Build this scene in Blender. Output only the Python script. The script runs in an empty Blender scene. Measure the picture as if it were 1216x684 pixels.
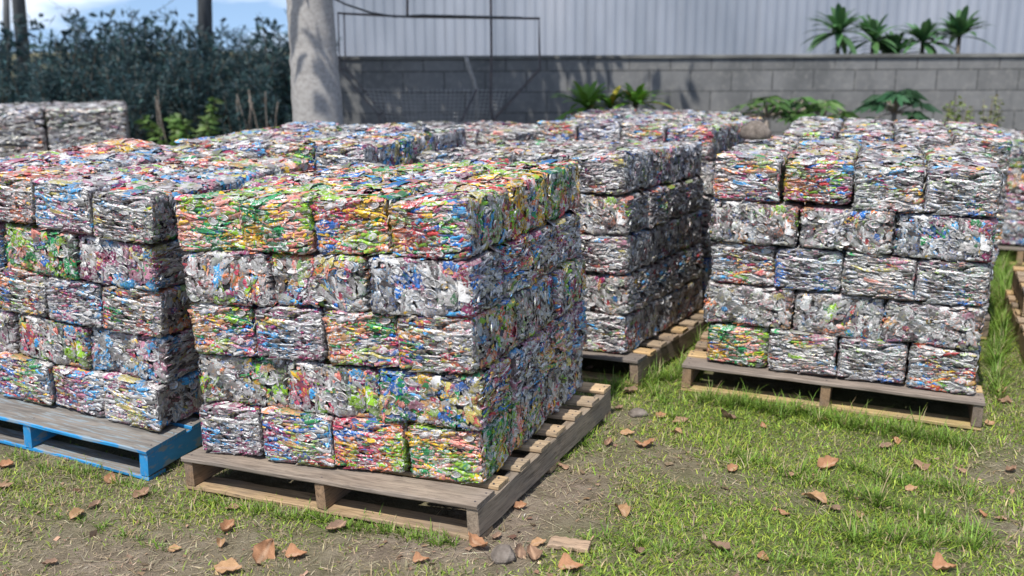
import bpy, math, random
import numpy as np
from mathutils import Matrix, Vector, noise as mnoise
R = math.radians
C = bpy.context.scene.collection
rng = np.random.default_rng(7)
random.seed(7)

# ------------------------------------------------------------------ helpers
def mesh_np(name, V, F, mat, smooth=False, attrs=None, mats=None, midx=None):
    """V (n,3); F (m,k) int array of equal polygons"""
    V = np.asarray(V, np.float32); F = np.asarray(F, np.int32)
    me = bpy.data.meshes.new(name)
    k = F.shape[1]
    me.vertices.add(len(V)); me.vertices.foreach_set('co', V.ravel())
    me.loops.add(F.size); me.loops.foreach_set('vertex_index', F.ravel())
    me.polygons.add(len(F)); me.polygons.foreach_set('loop_start', np.arange(0, F.size, k, dtype=np.int32))
    try: me.polygons.foreach_set('loop_total', np.full(len(F), k, np.int32))
    except Exception: pass
    me.polygons.foreach_set('use_smooth', np.full(len(F), bool(smooth)))
    for m in (mats or [mat]): me.materials.append(m)
    if midx is not None: me.polygons.foreach_set('material_index', np.asarray(midx, np.int32))
    if attrs:
        for an, (typ, dom, data) in attrs.items():
            a = me.attributes.new(an, typ, dom)
            a.data.foreach_set('value' if typ == 'FLOAT' else ('vector' if typ == 'FLOAT_VECTOR' else 'color'), np.asarray(data, np.float32).ravel())
    me.update(calc_edges=True)
    me.validate()
    return me

def obj(name, me, parent=None, mw=None, color=None):
    o = bpy.data.objects.new(name, me); C.objects.link(o)
    if parent: o.parent = parent
    if mw is not None:
        o.matrix_local = mw
    if color: o.color = color
    return o

def tag(o, label=None, cat=None, group=None, kind=None):
    if label: o['label'] = label
    if cat: o['category'] = cat
    if group: o['group'] = group
    if kind: o['kind'] = kind
    return o

def empty(name, mw):
    o = bpy.data.objects.new(name, None); C.objects.link(o); o.matrix_local = mw; o.empty_display_size = .1
    return o

class NT:
    def __init__(s, name):
        s.m = bpy.data.materials.new(name); s.m.use_nodes = True
        s.t = s.m.node_tree; s.b = s.t.nodes['Principled BSDF']
    def n(s, typ, **kw):
        x = s.t.nodes.new(typ)
        for k, v in kw.items():
            if k.startswith('i_'):
                key = k[2:]
                x.inputs[int(key) if key.isdigit() else key.replace('_', ' ')].default_value = v
            else: setattr(x, k, v)
        return x
    def l(s, a, b): s.t.links.new(a, b)
    def math(s, op, a, b=None, c=None, clamp=False):
        x = s.n('ShaderNodeMath', operation=op, use_clamp=clamp)
        for i, v in enumerate((a, b, c)):
            if v is None: continue
            if isinstance(v, (int, float)): x.inputs[i].default_value = v
            else: s.l(v, x.inputs[i])
        return x.outputs[0]
    def mix(s, f, a, b, blend='MIX'):
        x = s.n('ShaderNodeMix', data_type='RGBA', blend_type=blend)
        for i, v in ((0, f), (6, a), (7, b)):
            if isinstance(v, (int, float)): x.inputs[i].default_value = v
            elif isinstance(v, tuple): x.inputs[i].default_value = (*v, 1) if len(v) == 3 else v
            else: s.l(v, x.inputs[i])
        return x.outputs[2]
    def noise(s, vec, scale, detail=3, rough=.55, dist=0.0):
        x = s.n('ShaderNodeTexNoise', i_Scale=scale, i_Detail=detail, i_Roughness=rough, i_Distortion=dist)
        if vec is not None: s.l(vec, x.inputs['Vector'])
        return x
    def ramp(s, f, stops, interp='LINEAR'):
        x = s.n('ShaderNodeValToRGB'); x.color_ramp.interpolation = interp
        el = x.color_ramp.elements
        while len(el) < len(stops): el.new(.5)
        for e, (p, c) in zip(el, stops): e.position = p; e.color = (*c, 1) if len(c) == 3 else c
        s.l(f, x.inputs[0]); return x.outputs[0]
    def mapr(s, f, a, b, c, d):
        x = s.n('ShaderNodeMapRange'); x.inputs[1].default_value = a; x.inputs[2].default_value = b
        x.inputs[3].default_value = c; x.inputs[4].default_value = d; s.l(f, x.inputs[0]); return x.outputs[0]
    def scalev(s, vec, v):
        x = s.n('ShaderNodeMapping'); x.inputs['Scale'].default_value = v; s.l(vec, x.inputs['Vector']); return x.outputs[0]
    def bump(s, h, strength=.5, dist=.01):
        x = s.n('ShaderNodeBump', i_Strength=strength, i_Distance=dist); s.l(h, x.inputs['Height'])
        s.l(x.outputs[0], s.b.inputs['Normal']); return x

# ------------------------------------------------------------------ materials
def mat_can():
    k = NT('crushed_can_metal')
    at = k.n('ShaderNodeAttribute', attribute_name='fl')           # (pick, chance, shade) per flattened can
    sep = k.n('ShaderNodeSeparateXYZ'); k.l(at.outputs['Vector'], sep.inputs[0])
    pick, chance, shade = sep.outputs
    oi = k.n('ShaderNodeObjectInfo')
    oc = k.n('ShaderNodeSeparateColor'); k.l(oi.outputs['Color'], oc.inputs[0])
    chroma, base, spread = oc.outputs
    t = k.math('FRACT', k.math('MULTIPLY_ADD', pick, spread, base))
    pal = [(0.84,0.24,0.09),(0.58,0.07,0.13),(0.85,0.52,0.03),(0.85,0.36,0.28),(0.30,0.56,0.03),(0.02,0.30,0.09),
           (0.02,0.17,0.58),(0.33,0.04,0.15),(0.07,0.40,0.78),(0.70,0.68,0.66),(0.50,0.22,0.30),(0.55,0.48,0.14),(0.03,0.04,0.07),(0.55,0.06,0.06),
           (0.30,0.42,0.14),(0.62,0.34,0.14)]
    c1 = k.ramp(t, [(i / len(pal), c) for i, c in enumerate(pal)], 'CONSTANT')
    t2 = k.math('FRACT', k.math('MULTIPLY_ADD', pick, 7.31, base))
    c2 = k.ramp(t2, [(0, (.72,.72,.72)), (.3, (.65,.1,.1)), (.38, (.7,.7,.68)), (.6, (.8,.5,.08)), (.68, (.05,.1,.3)), (.76,(.75,.74,.72)), (.93,(.06,.3,.12))], 'CONSTANT')
    tc = k.n('ShaderNodeTexCoord')
    off = k.n('ShaderNodeVectorMath', operation='MULTIPLY_ADD')
    k.l(at.outputs['Vector'], off.inputs[0]); off.inputs[1].default_value = (9, 5, 3); k.l(tc.outputs['Object'], off.inputs[2])
    n1 = k.noise(off.outputs[0], 48, 4, .65, 1.5)
    lab = k.mapr(n1.outputs[0], .52, .56, 0, 1)
    printed = k.mix(lab, c1, c2)
    n2 = k.noise(off.outputs[0], 17, 2, .5, .5)
    # bare aluminium: inside of the can, torn edges
    sil = k.ramp(shade, [(0, (.06,.05,.052)), (.25, (.22,.20,.20)), (.5, (.43,.415,.41)), (.8, (.59,.58,.57)), (1, (.74,.73,.72))])
    sil = k.mix(k.mapr(n1.outputs[0], .54, .58, 0, .75), sil, k.mix(.6, sil, c1))
    iscol = k.math('LESS_THAN', chance, chroma)
    printed = k.mix(k.mapr(shade, 0, .7, .55, 0), printed, (.07, .045, .05))
    col = k.mix(iscol, sil, printed)
    worn = k.mapr(n2.outputs[0], .60, .66, 0, .7)
    col = k.mix(worn, col, (.58, .56, .56))
    # grime between the layers
    n3 = k.noise(tc.outputs['Object'], 26, 4, .65)
    grime = k.mapr(n3.outputs[0], .50, .72, 0, .75)
    col = k.mix(grime, col, (.085, .07, .06))
    k.l(col, k.b.inputs['Base Color'])
    k.l(k.math('MULTIPLY', k.mapr(grime, 0, 1, 1, .2), k.mapr(iscol, 0, 1, .48, .22)), k.b.inputs['Metallic'])
    k.l(k.mapr(n3.outputs[0], .3, .7, .32, .55), k.b.inputs['Roughness'])
    nb = k.noise(off.outputs[0], 130, 4, .65, 1.5)
    k.bump(nb.outputs[0], .8, .004)
    return k.m

def mat_body():
    k = NT('compressed_can_core')
    tc = k.n('ShaderNodeTexCoord')
    n = k.noise(k.scalev(tc.outputs['Object'], (60, 60, 140)), 1, 3, .6)
    k.l(k.ramp(n.outputs[0], [(.3, (.02,.02,.022)), (.6, (.09,.08,.08)), (.75, (.3,.28,.27))]), k.b.inputs['Base Color'])
    k.b.inputs['Metallic'].default_value = .5; k.b.inputs['Roughness'].default_value = .5
    k.bump(n.outputs[0], .6, .004)
    return k.m

def mat_wood():
    k = NT('pallet_timber')
    tc = k.n('ShaderNodeTexCoord'); oi = k.n('ShaderNodeObjectInfo')
    ad = k.n('ShaderNodeVectorMath', operation='ADD')
    rv = k.n('ShaderNodeCombineXYZ'); k.l(k.math('MULTIPLY', oi.outputs['Random'], 13.7), rv.inputs[0]); k.l(k.math('MULTIPLY', oi.outputs['Random'], 5.1), rv.inputs[1])
    k.l(tc.outputs['Object'], ad.inputs[0]); k.l(rv.outputs[0], ad.inputs[1])
    g = k.noise(k.scalev(ad.outputs[0], (5, 70, 70)), 1, 5, .62, .6)
    g2 = k.noise(k.scalev(ad.outputs[0], (3, 9, 9)), 1, 3, .55)
    g3 = k.noise(k.scalev(ad.outputs[0], (14, 240, 240)), 1, 2, .5)
    c = k.ramp(g.outputs[0], [(.25, (.35,.33,.31)), (.5, (.72,.70,.68)), (.75, (1.0,.98,.95))])
    c = k.mix(1.0, c, oi.outputs['Color'], 'MULTIPLY')
    c = k.mix(k.mapr(g2.outputs[0], .45, .7, 0, .65), c, (.16, .14, .125))
    c = k.mix(k.mapr(g3.outputs[0], .56, .66, 0, .55), c, (.06, .045, .035))
    k.l(c, k.b.inputs['Base Color']); k.b.inputs['Roughness'].default_value = .82
    k.b.inputs['Specular IOR Level'].default_value = .25
    k.bump(g.outputs[0], .5, .004)
    return k.m

def mat_blue():
    k = NT('worn_blue_paint')
    tc = k.n('ShaderNodeTexCoord'); ge = k.n('ShaderNodeNewGeometry'); oi = k.n('ShaderNodeObjectInfo')
    sp = k.n('ShaderNodeSeparateXYZ'); k.l(ge.outputs['Normal'], sp.inputs[0])
    g = k.noise(k.scalev(tc.outputs['Object'], (6, 60, 60)), 1, 4, .65, .4)
    g2 = k.noise(tc.outputs['Object'], 22, 5, .7)
    paint = k.mix(g2.outputs[0], (.012, .17, .42), (.03, .30, .60))
    wood = k.ramp(g.outputs[0], [(.3, (.09,.085,.08)), (.7, (.25,.225,.20))])
    topf = k.mapr(sp.outputs[2], .6, .9, 0, .45)
    f = k.math('GREATER_THAN', k.math('ADD', k.math('MULTIPLY_ADD', g.outputs[0], .35, topf), k.math('MULTIPLY', g2.outputs[0], .45)), .62)
    sc = k.noise(k.scalev(tc.outputs['Object'], (8, 90, 20)), 1, 3, .6)
    f2 = k.mapr(sc.outputs[0], .54, .60, 0, .85)
    c = k.mix(f, paint, wood); c = k.mix(f2, c, (.22, .27, .30))
    k.l(c, k.b.inputs['Base Color']); k.b.inputs['Roughness'].default_value = .62
    k.bump(g.outputs[0], .4, .004)
    return k.m

def mat_ground():
    k = NT('dirt_and_thatch')
    tc = k.n('ShaderNodeTexCoord'); P = tc.outputs['Object']
    a = k.noise(P, 1.3, 4, .6); b = k.noise(P, 14, 5, .65); d = k.noise(P, 120, 4, .7)
    s1 = k.noise(k.scalev(P, (40, 160, 40)), 1, 3, .6, 2.5)
    c = k.ramp(b.outputs[0], [(.25, (.09,.07,.05)), (.5, (.19,.15,.115)), (.75, (.29,.24,.19))])
    c = k.mix(k.mapr(s1.outputs[0], .52, .68, 0, .7), c, (.36, .30, .21))
    la_ = k.n('ShaderNodeAttribute', attribute_name='cover')
    c = k.mix(k.math('MULTIPLY', la_.outputs['Fac'], k.mapr(a.outputs[0], .35, .6, .45, .9)), c, (.085, .115, .028))
    c = k.mix(k.mapr(d.outputs[0], .55, .75, 0, .7), c, (.045, .035, .025))
    k.l(c, k.b.inputs['Base Color']); k.b.inputs['Roughness'].default_value = .95
    k.b.inputs['Specular IOR Level'].default_value = .1
    h = k.math('ADD', k.math('MULTIPLY', b.outputs[0], 1.5), k.math('MULTIPLY', d.outputs[0], .8))
    k.bump(h, .8, .02)
    return k.m

def mat_attr(name, rough=.6, trans=0.25, spec=.3, metal=0, nscale=0, namp=.3):
    """colour comes from the point colour stored on the mesh"""
    k = NT(name)
    at = k.n('ShaderNodeAttribute', attribute_name='Col')
    c = at.outputs['Color']
    if nscale:
        tc = k.n('ShaderNodeTexCoord'); n = k.noise(tc.outputs['Object'], nscale, 4, .6)
        c = k.mix(k.mapr(n.outputs[0], .35, .7, 0, namp), c, k.mix(1.0, c, (.35,.3,.25), 'MULTIPLY'))
        k.bump(n.outputs[0], .4, .004)
    k.l(c, k.b.inputs['Base Color'])
    k.b.inputs['Roughness'].default_value = rough; k.b.inputs['Specular IOR Level'].default_value = spec
    if trans:
        tr = k.n('ShaderNodeBsdfTranslucent'); k.l(c, tr.inputs[0])
        mx = k.n('ShaderNodeMixShader'); mx.inputs[0].default_value = trans
        out = k.t.nodes['Material Output']
        k.l(k.b.outputs[0], mx.inputs[1]); k.l(tr.outputs[0], mx.inputs[2]); k.l(mx.outputs[0], out.inputs[0])
    return k.m

def mat_simple(name, stops, scale=(5,5,5), rough=.8, metal=0, bump=.4, bd=.01, detail=5):
    k = NT(name); tc = k.n('ShaderNodeTexCoord')
    n = k.noise(k.scalev(tc.outputs['Object'], scale), 1, detail, .62)
    k.l(k.ramp(n.outputs[0], stops), k.b.inputs['Base Color'])
    k.b.inputs['Roughness'].default_value = rough; k.b.inputs['Metallic'].default_value = metal
    k.b.inputs['Specular IOR Level'].default_value = .3
    k.bump(n.outputs[0], bump, bd)
    return k.m

def mat_wall():
    k = NT('weathered_concrete_blocks')
    tc = k.n('ShaderNodeTexCoord'); P = tc.outputs['Object']
    sp = k.n('ShaderNodeSeparateXYZ'); k.l(P, sp.inputs[0])
    cb = k.n('ShaderNodeCombineXYZ'); k.l(sp.outputs[0], cb.inputs[0]); k.l(sp.outputs[2], cb.inputs[1])
    br = k.n('ShaderNodeTexBrick'); k.l(cb.outputs[0], br.inputs['Vector'])
    br.inputs['Scale'].default_value = 1; br.inputs['Brick Width'].default_value = .42; br.inputs['Row Height'].default_value = .21
    br.inputs['Mortar Size'].default_value = .008; br.inputs['Color1'].default_value = (.20,.20,.20,1); br.inputs['Color2'].default_value = (.155,.155,.155,1)
    br.inputs['Mortar'].default_value = (.085,.085,.085,1); br.inputs['Bias'].default_value = 0; br.inputs['Mortar Smooth'].default_value = .2
    n = k.noise(k.scalev(P, (1.4, 1.4, .7)), 1, 5, .65); n2 = k.noise(P, 16, 5, .7)
    c = k.mix(k.mapr(n.outputs[0], .42, .62, 0, .7), br.outputs[0], (.085,.088,.09))
    c = k.mix(k.mapr(n2.outputs[0], .5, .8, 0, .6), c, (.30,.29,.27))
    k.l(c, k.b.inputs['Base Color']); k.b.inputs['Roughness'].default_value = .95
    h = k.math('SUBTRACT', k.math('MULTIPLY', n2.outputs[0], .4), br.outputs['Fac'])
    k.bump(h, .7, .01)
    return k.m

def mat_sheet():
    k = NT('zinc_sheet')
    tc = k.n('ShaderNodeTexCoord'); P = tc.outputs['Object']
    n = k.noise(k.scalev(P, (.9, .9, .25)), 1, 4, .6); n2 = k.noise(k.scalev(P, (9, 9, .5)), 1, 4, .6)
    c = k.ramp(n.outputs[0], [(.3, (.22,.25,.30)), (.55, (.34,.37,.43)), (.8, (.44,.46,.51))])
    c = k.mix(k.mapr(n2.outputs[0], .5, .8, 0, .45), c, (.28,.29,.32))
    k.l(c, k.b.inputs['Base Color']); k.b.inputs['Roughness'].default_value = .55; k.b.inputs['Metallic'].default_value = .15
    return k.m

M_CAN, M_CORE, M_WOOD, M_BLUE = mat_can(), mat_body(), mat_wood(), mat_blue()
M_GROUND = mat_ground()
M_GRASS = mat_attr('grass_blade', .55, .3, .35)
M_LEAF = mat_attr('dry_leaf_skin', .75, .12, .2, nscale=60, namp=.5)
M_FOL = mat_attr('foliage_leaf', .5, .25, .3)
M_BARK = mat_simple('pale_mottled_bark', [(.28, (.24,.225,.215)), (.5, (.33,.315,.30)), (.75, (.41,.395,.38))], (26, 26, 34), .9, 0, .3, .008, 8)
M_DARKBARK = mat_simple('dark_bark', [(.3, (.05,.04,.03)), (.7, (.16,.13,.1))], (10, 10, 3), .9)
M_POLE = mat_simple('weathered_pole', [(.3, (.05,.055,.06)), (.7, (.13,.135,.14))], (12, 12, 2), .85)
M_STONE = mat_simple('grey_stone', [(.3, (.075,.062,.052)), (.5, (.15,.125,.105)), (.75, (.25,.215,.185))], (22, 22, 22), .9, 0, .7, .01)
M_STEEL = mat_simple('rusty_steel', [(.35, (.07,.07,.08)), (.6, (.13,.11,.11)), (.75, (.20,.14,.12))], (20, 20, 20), .7, .3)
M_WIRE = mat_simple('galvanised_wire', [(.3, (.22,.22,.22)), (.7, (.42,.41,.40))], (8, 8, 8), .5, .4)
M_WALL, M_SHEET = mat_wall(), mat_sheet()

# ------------------------------------------------------------------ crushed can bales
BX, BY, BZ = .29, .385, .197     # short, long, height

def grid_faces(nu, nv, count):
    i = np.arange(nu - 1)[:, None] * nv + np.arange(nv - 1)[None]
    q = np.stack([i, i + nv, i + nv + 1, i + 1], -1).reshape(-1, 4)
    return (q[None] + (np.arange(count) * nu * nv)[:, None, None]).reshape(-1, 4)

def warp_field(seed):
    r = np.random.default_rng(seed)
    ks = r.normal(0, 1, (6, 3)) * 14; ph = r.uniform(0, 6.28, (6, 3)); am = r.normal(0, 1, (6, 3)) * .0022
    def f(P):
        out = np.zeros_like(P)
        for a in range(6): out += np.sin((P @ ks[a])[:, None] + ph[a]) * am[a]
        return out
    return f

def make_bale(seed, dims=(BX, BY, BZ), coarse=1.0, rad=.018, dens=1.0, blocky=False):
    r = np.random.default_rng(seed)
    hx, hy, hz = [d / 2 - .0035 for d in dims]
    H = np.array([hx, hy, hz])
    NU, NV = 7, 5
    us, vs = np.meshgrid(np.linspace(-1, 1, NU), np.linspace(-1, 1, NV), indexing='ij')
    # square -> rounded outline
    du, dv = us * np.sqrt(1 - .38 * vs ** 2), vs * np.sqrt(1 - .38 * us ** 2)
    Vs, A = [], []
    clus = r.uniform(-1, 1, (90, 3)) * H; cval = r.uniform(0, 1, 90); cch = r.uniform(0, 1, 90)
    # face: normal axis, sign, tangent axis t, up axis w, style
    faces = [(1, -1, 0, 2, 'lam'), (1, 1, 0, 2, 'lam'), (0, 1, 1, 2, 'mix'), (0, -1, 1, 2, 'mix'), (2, 1, 0, 1, 'top'), (2, -1, 0, 1, 'top')]
    for (na, sg, ta, wa, st) in faces:
        area = 4 * H[ta] * H[wa]
        if st == 'lam': la, lb, lo = .025, .0056, 3.0
        elif st == 'mix': la, lb, lo = .021, .0105, 3.0
        else: la, lb, lo = .038, .023, 3.3
        la *= coarse; lb *= coarse
        if na == 2 and sg < 0: lo *= .3
        n = int(area / (4 * la * lb * .8) * lo * dens)
        a = la * np.minimum(np.exp(r.normal(0, .58, n)), 2.1); b = lb * np.minimum(np.exp(r.normal(0, .52, n)), 2.1)
        cu = r.uniform(-1, 1, n) * (H[ta] + .002); cw = r.uniform(-1, 1, n) * (H[wa] + .002)
        if st == 'lam': ang = r.normal(0, .16, n)
        elif st == 'mix': ang = np.where(r.random(n) < .45, r.normal(0, .3, n), r.normal(1.25, .5, n))
        else: ang = r.uniform(0, 3.14, n)
        lift = r.uniform(-.009, .002, n) if st != 'top' else r.uniform(-.006, .003, n)
        tu = r.normal(0, .10, n); tv = r.normal(0, {'lam': .24, 'mix': .15, 'top': .08}[st], n)
        if st == 'top': tu *= .7
        # vertices
        U = du[None] * a[:, None, None]; W = dv[None] * b[:, None, None]
        # crooked outline and bend
        U = U + r.normal(0, .09, U.shape) * a[:, None, None]
        W = W + r.normal(0, .16, W.shape) * b[:, None, None] + (r.normal(0, .35, n) * b)[:, None, None] * np.sin(us * 2.2 + r.uniform(0, 6, n)[:, None, None])
        ph = r.uniform(0, 6.28, (2, n))[..., None, None]; kk = r.uniform(1.5, 4.5, (2, n))[..., None, None]
        bul = {'lam': .0026, 'mix': .0016, 'top': .0014}[st] * coarse
        Nn = lift[:, None, None] + bul * (1 - vs ** 2 * 1.4) * (1 - .5 * us ** 2) \
            + (.0018 * coarse) * np.sin(kk[0] * us * 1.3 + ph[0]) * np.sin(kk[1] * vs + ph[1]) + r.normal(0, {'lam': .0009, 'mix': .0015, 'top': .0016}[st] * coarse, U.shape) \
            + tu[:, None, None] * U + tv[:, None, None] * W
        ca, sa = np.cos(ang)[:, None, None], np.sin(ang)[:, None, None]
        T = cu[:, None, None] + U * ca - W * sa; Wp = cw[:, None, None] + U * sa + W * ca
        P = np.zeros((n, NU, NV, 3)); P[..., ta] = T; P[..., wa] = Wp; P[..., na] = sg * H[na]
        P = P.reshape(-1, 3); off = Nn.reshape(-1)
        inner = H - rad
        Q = np.clip(P, -inner, inner); D = P - Q; L = np.linalg.norm(D, axis=1, keepdims=True) + 1e-9
        P = Q + D / L * (rad + off[:, None])
        Vs.append(P)
        cen = np.zeros((n, 3)); cen[:, ta] = cu; cen[:, wa] = cw; cen[:, na] = sg * H[na]
        dd = ((cen[:, None] - clus[None]) ** 2).sum(-1); j = dd.argmin(1)
        use = r.random(n) < .74
        pk = np.where(use, cval[j] + r.normal(0, .03, n), r.random(n)) % 1.0
        ch = np.where(r.random(n) < .75, cch[j], r.random(n))
        if st == 'top': ch = ch * .8
        sh = r.random(n)
        A.append(np.repeat(np.stack([pk, ch, sh], 1), NU * NV, axis=0))
    V = np.concatenate(Vs); A = np.concatenate(A)
    # round can ends with their rims, squashed, here and there
    NR, NA = 6, 14
    rr = np.array([.06, .5, .74, .84, .94, 1.0]); hh = np.array([0, .0004, -.0012, .0022, .0030, -.003])
    EV, EA = [], []
    for (na, sg, ta, wa, st) in faces[:5]:
        n = {'lam': 5, 'mix': 9, 'top': 12}[st] if coarse == 1.0 else 3
        for q in range(n):
            an = np.arange(NA) / NA * 2 * np.pi; sz = r.uniform(.019, .027) * coarse; sq = r.uniform(.45, 1.0) if st != 'lam' else r.uniform(.3, .7)
            u = rr[:, None] * np.cos(an)[None] * sz; v = rr[:, None] * np.sin(an)[None] * sz * sq
            th = r.normal(0, .3); uu = u * np.cos(th) - v * np.sin(th); vv = u * np.sin(th) + v * np.cos(th)
            P = np.zeros((NR, NA, 3)); P[..., ta] = r.uniform(-.85, .85) * H[ta] + uu; P[..., wa] = r.uniform(-.85, .85) * H[wa] + vv; P[..., na] = sg * H[na]
            off = (hh[:, None] + .001 + r.normal(0, .0004, (NR, NA)) + r.normal(0, .15) * uu + r.normal(0, .15) * vv).reshape(-1); P = P.reshape(-1, 3)
            inner = H - rad; Q = np.clip(P, -inner, inner); D = P - Q; Ln = np.linalg.norm(D, axis=1, keepdims=True) + 1e-9
            EV.append(Q + D / Ln * (rad + off[:, None])); EA.append(np.tile([r.random(), .995, r.uniform(.6, 1)], (NR * NA, 1)))
    ne = len(EV); EV = np.concatenate(EV); EA = np.concatenate(EA)
    ii = np.arange(NR - 1)[:, None] * NA + np.arange(NA)[None]; jj = np.arange(NR - 1)[:, None] * NA + (np.arange(NA)[None] + 1) % NA
    EF = np.stack([ii, ii + NA, jj + NA, jj], -1).reshape(-1, 4)
    EF = (EF[None] + (np.arange(ne) * NR * NA)[:, None, None]).reshape(-1, 4)
    # core
    g = 14
    F = np.concatenate([grid_faces(NU, NV, len(V) // (NU * NV)), EF + len(V)]); nf = len(F); V = np.concatenate([V, EV]); A = np.concatenate([A, EA])
    Bv, Bf, base = [], [], len(V)
    for (na, sg, ta, wa, st) in faces:
        s, t = np.meshgrid(np.linspace(-1, 1, g), np.linspace(-1, 1, g), indexing='ij')
        P = np.zeros((g, g, 3)); P[..., ta] = s * H[ta]; P[..., wa] = t * H[wa]; P[..., na] = sg * H[na]
        P = P.reshape(-1, 3); inner = H - rad
        Q = np.clip(P, -inner, inner); D = P - Q; L = np.linalg.norm(D, axis=1, keepdims=True)
        P = Q + D / L * (rad - .010)
        Bv.append(P); Bf.append(grid_faces(g, g, 1) + base); base += g * g
    Bv = np.concatenate(Bv); Bv += r.normal(0, .0012, Bv.shape)
    Vall = np.concatenate([V, Bv]); Fall = np.concatenate([F] + Bf)
    Aall = np.concatenate([A, np.tile([.5, .9, .1], (len(Bv), 1))])
    Vall = Vall + warp_field(seed + 99)(Vall)
    mi = np.zeros(len(Fall), int); mi[nf:] = 1
    return mesh_np('can_bale', Vall, Fall, None, True, {'fl': ('FLOAT_VECTOR', 'POINT', Aall)}, [M_CAN, M_CORE], mi)

BALES = [make_bale(100 + i) for i in range(12)]

PB = .14
HS = .983
# name: x, y (front right corner), turn deg, width, depth, tilt a, tilt b, z, layers
ST = {
 'B': (-.085, 3.066, -23.0, 1.193, 1.106, 2.9, -.2, .012, 5),
 'A': (-1.435, 3.805, -21.3, 1.186, 1.139, -3.2, -1.3, -.002, 5),
 'D': (.571, 4.613, -29.2, 1.209, 1.141, 2.4, 1.6, -.028, 5),
 'E': (2.026, 4.077, -20.6, 1.205, 1.172, -1.2, 0.0, .005, 5),
 'C': (-.70, 4.80, -22.6, 1.16, 1.176, .3, -1.0, .040, 5),
 'F': (1.18, 5.80, -29.0, 1.17, 1.10, 0, .6, .035, 5),
 'K': (0.02, 6.35, -26.0, 1.17, 1.06, 0, 1.2, -.045, 5),
 'H': (2.66, 5.29, -20.6, 1.20, 1.12, -.8, 0, .028, 5),
 'X': (1.45, 7.30, -26.0, 1.17, 1.06, 0, .8, -.02, 5),
 'G': (4.42, 7.10, -20.0, 1.17, 1.16, 0, 0, .0, 4),
}
def frame(s):
    x, y, t, w, d, a, b, z, n = s
    t, a, b = R(t), R(a), R(b)
    fl = Vector((-math.cos(t), -math.sin(t), 0)); dp = Vector((-math.sin(t), math.cos(t), 0)); up = Vector((0, 0, 1))
    c0 = Vector((x, y, z)) + .5 * w * fl + .5 * d * dp
    # local axes (right, depth, up) with the pallet's own tilt
    def tr(X, Y, Z):
        X = -X
        X, Z = X * math.cos(a) + Z * math.sin(a), -X * math.sin(a) + Z * math.cos(a)
        Y, Z = Y * math.cos(b) + Z * math.sin(b), -Y * math.sin(b) + Z * math.cos(b)
        return fl * X + dp * Y + up * Z
    ex, ey, ez = tr(1, 0, 0), tr(0, 1, 0), tr(0, 0, 1)
    M = Matrix(((ex.x, ey.x, ez.x, c0.x), (ex.y, ey.y, ez.y, c0.y), (ex.z, ey.z, ez.z, c0.z), (0, 0, 0, 1)))
    return M
FR = {k: frame(s) for k, s in ST.items()}

STACK_WORDS = {
 'B': 'central front stack', 'A': 'stack on the blue pallet', 'D': 'dark-sided stack behind the central one', 'E': 'silvery stack right of the grass',
 'C': 'stack behind the blue-pallet stack', 'F': 'stack carrying the rock', 'K': 'stack below the wire cage', 'H': 'stack just behind the silvery right one',
 'X': 'small distant stack below the bright green plant', 'G': 'far stack at the photo\'s right edge'}
ORD = ['first', 'second', 'third', 'fourth', 'fifth']
LAY = ['top layer', 'second layer down', 'middle layer', 'fourth layer down', 'bottom layer']
# look of one bale: chroma, palette base, palette spread, words
LOOKS = {
 'multi': (.72, .0, 1.0, 'many-coloured'), 'warm': (.74, .0, .25, 'orange and pink'), 'green': (.82, .14, .24, 'green and yellow'),
 'silver': (.16, .3, 1.0, 'silvery'), 'bluesilver': (.34, .36, .30, 'silver and blue'), 'grey': (.42, .55, 1.0, 'greyish mixed'),
 'pink': (.58, .445, .26, 'pinkish and silver'), 'dim': (.32, .45, .5, 'dull grey'),
}
FRONT_LOOK = {  # rows from the top, bales from the left, as seen in front
 'B': [['green', 'green', 'warmg', 'multi'], ['grey', 'grey', 'bluesilver'], ['multi', 'pink', 'multi', 'multi'], ['grey', 'grey', 'multi'], ['pink', 'multi', 'warmg', 'green']],
 'E': [['grey', 'multi', 'silver', 'silver'], ['silver', 'silver', 'bluesilver'], ['grey', 'bluesilver', 'silver', 'silver'], ['silver', 'silver', 'silver'], ['green', 'silver', 'silver', 'grey']],
 'A': [['pink', 'warm', 'pink', 'grey'], ['pink', 'green', 'pink'], ['multi', 'multi', 'pink', 'multi'], ['pink', 'grey', 'pink'], ['pink', 'multi', 'pink', 'pink']],
}
LOOKS['warmg'] = (.78, .02, .40, 'orange, yellow and green')
DEFAULT = {'B': ['multi', 'grey', 'pink', 'multi', 'warmg', 'grey'], 'A': ['pink', 'multi', 'pink', 'grey', 'warm'], 'C': ['multi', 'multi', 'grey', 'pink', 'bluesilver'], 'D': ['silver', 'grey', 'dim'],
           'E': ['silver', 'grey', 'silver', 'grey'], 'F': ['silver', 'bluesilver', 'grey'], 'K': ['silver', 'grey'], 'H': ['silver', 'grey', 'silver'], 'X': ['silver', 'grey'], 'G': ['silver', 'pink', 'grey']}
SIDEVIS = {'B': 1, 'A': 1, 'D': 1, 'E': 1, 'C': 1, 'H': 1}
GROUPS = {k: 'crushed can bales of the ' + v for k, v in STACK_WORDS.items()}
cnt = 0
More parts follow.
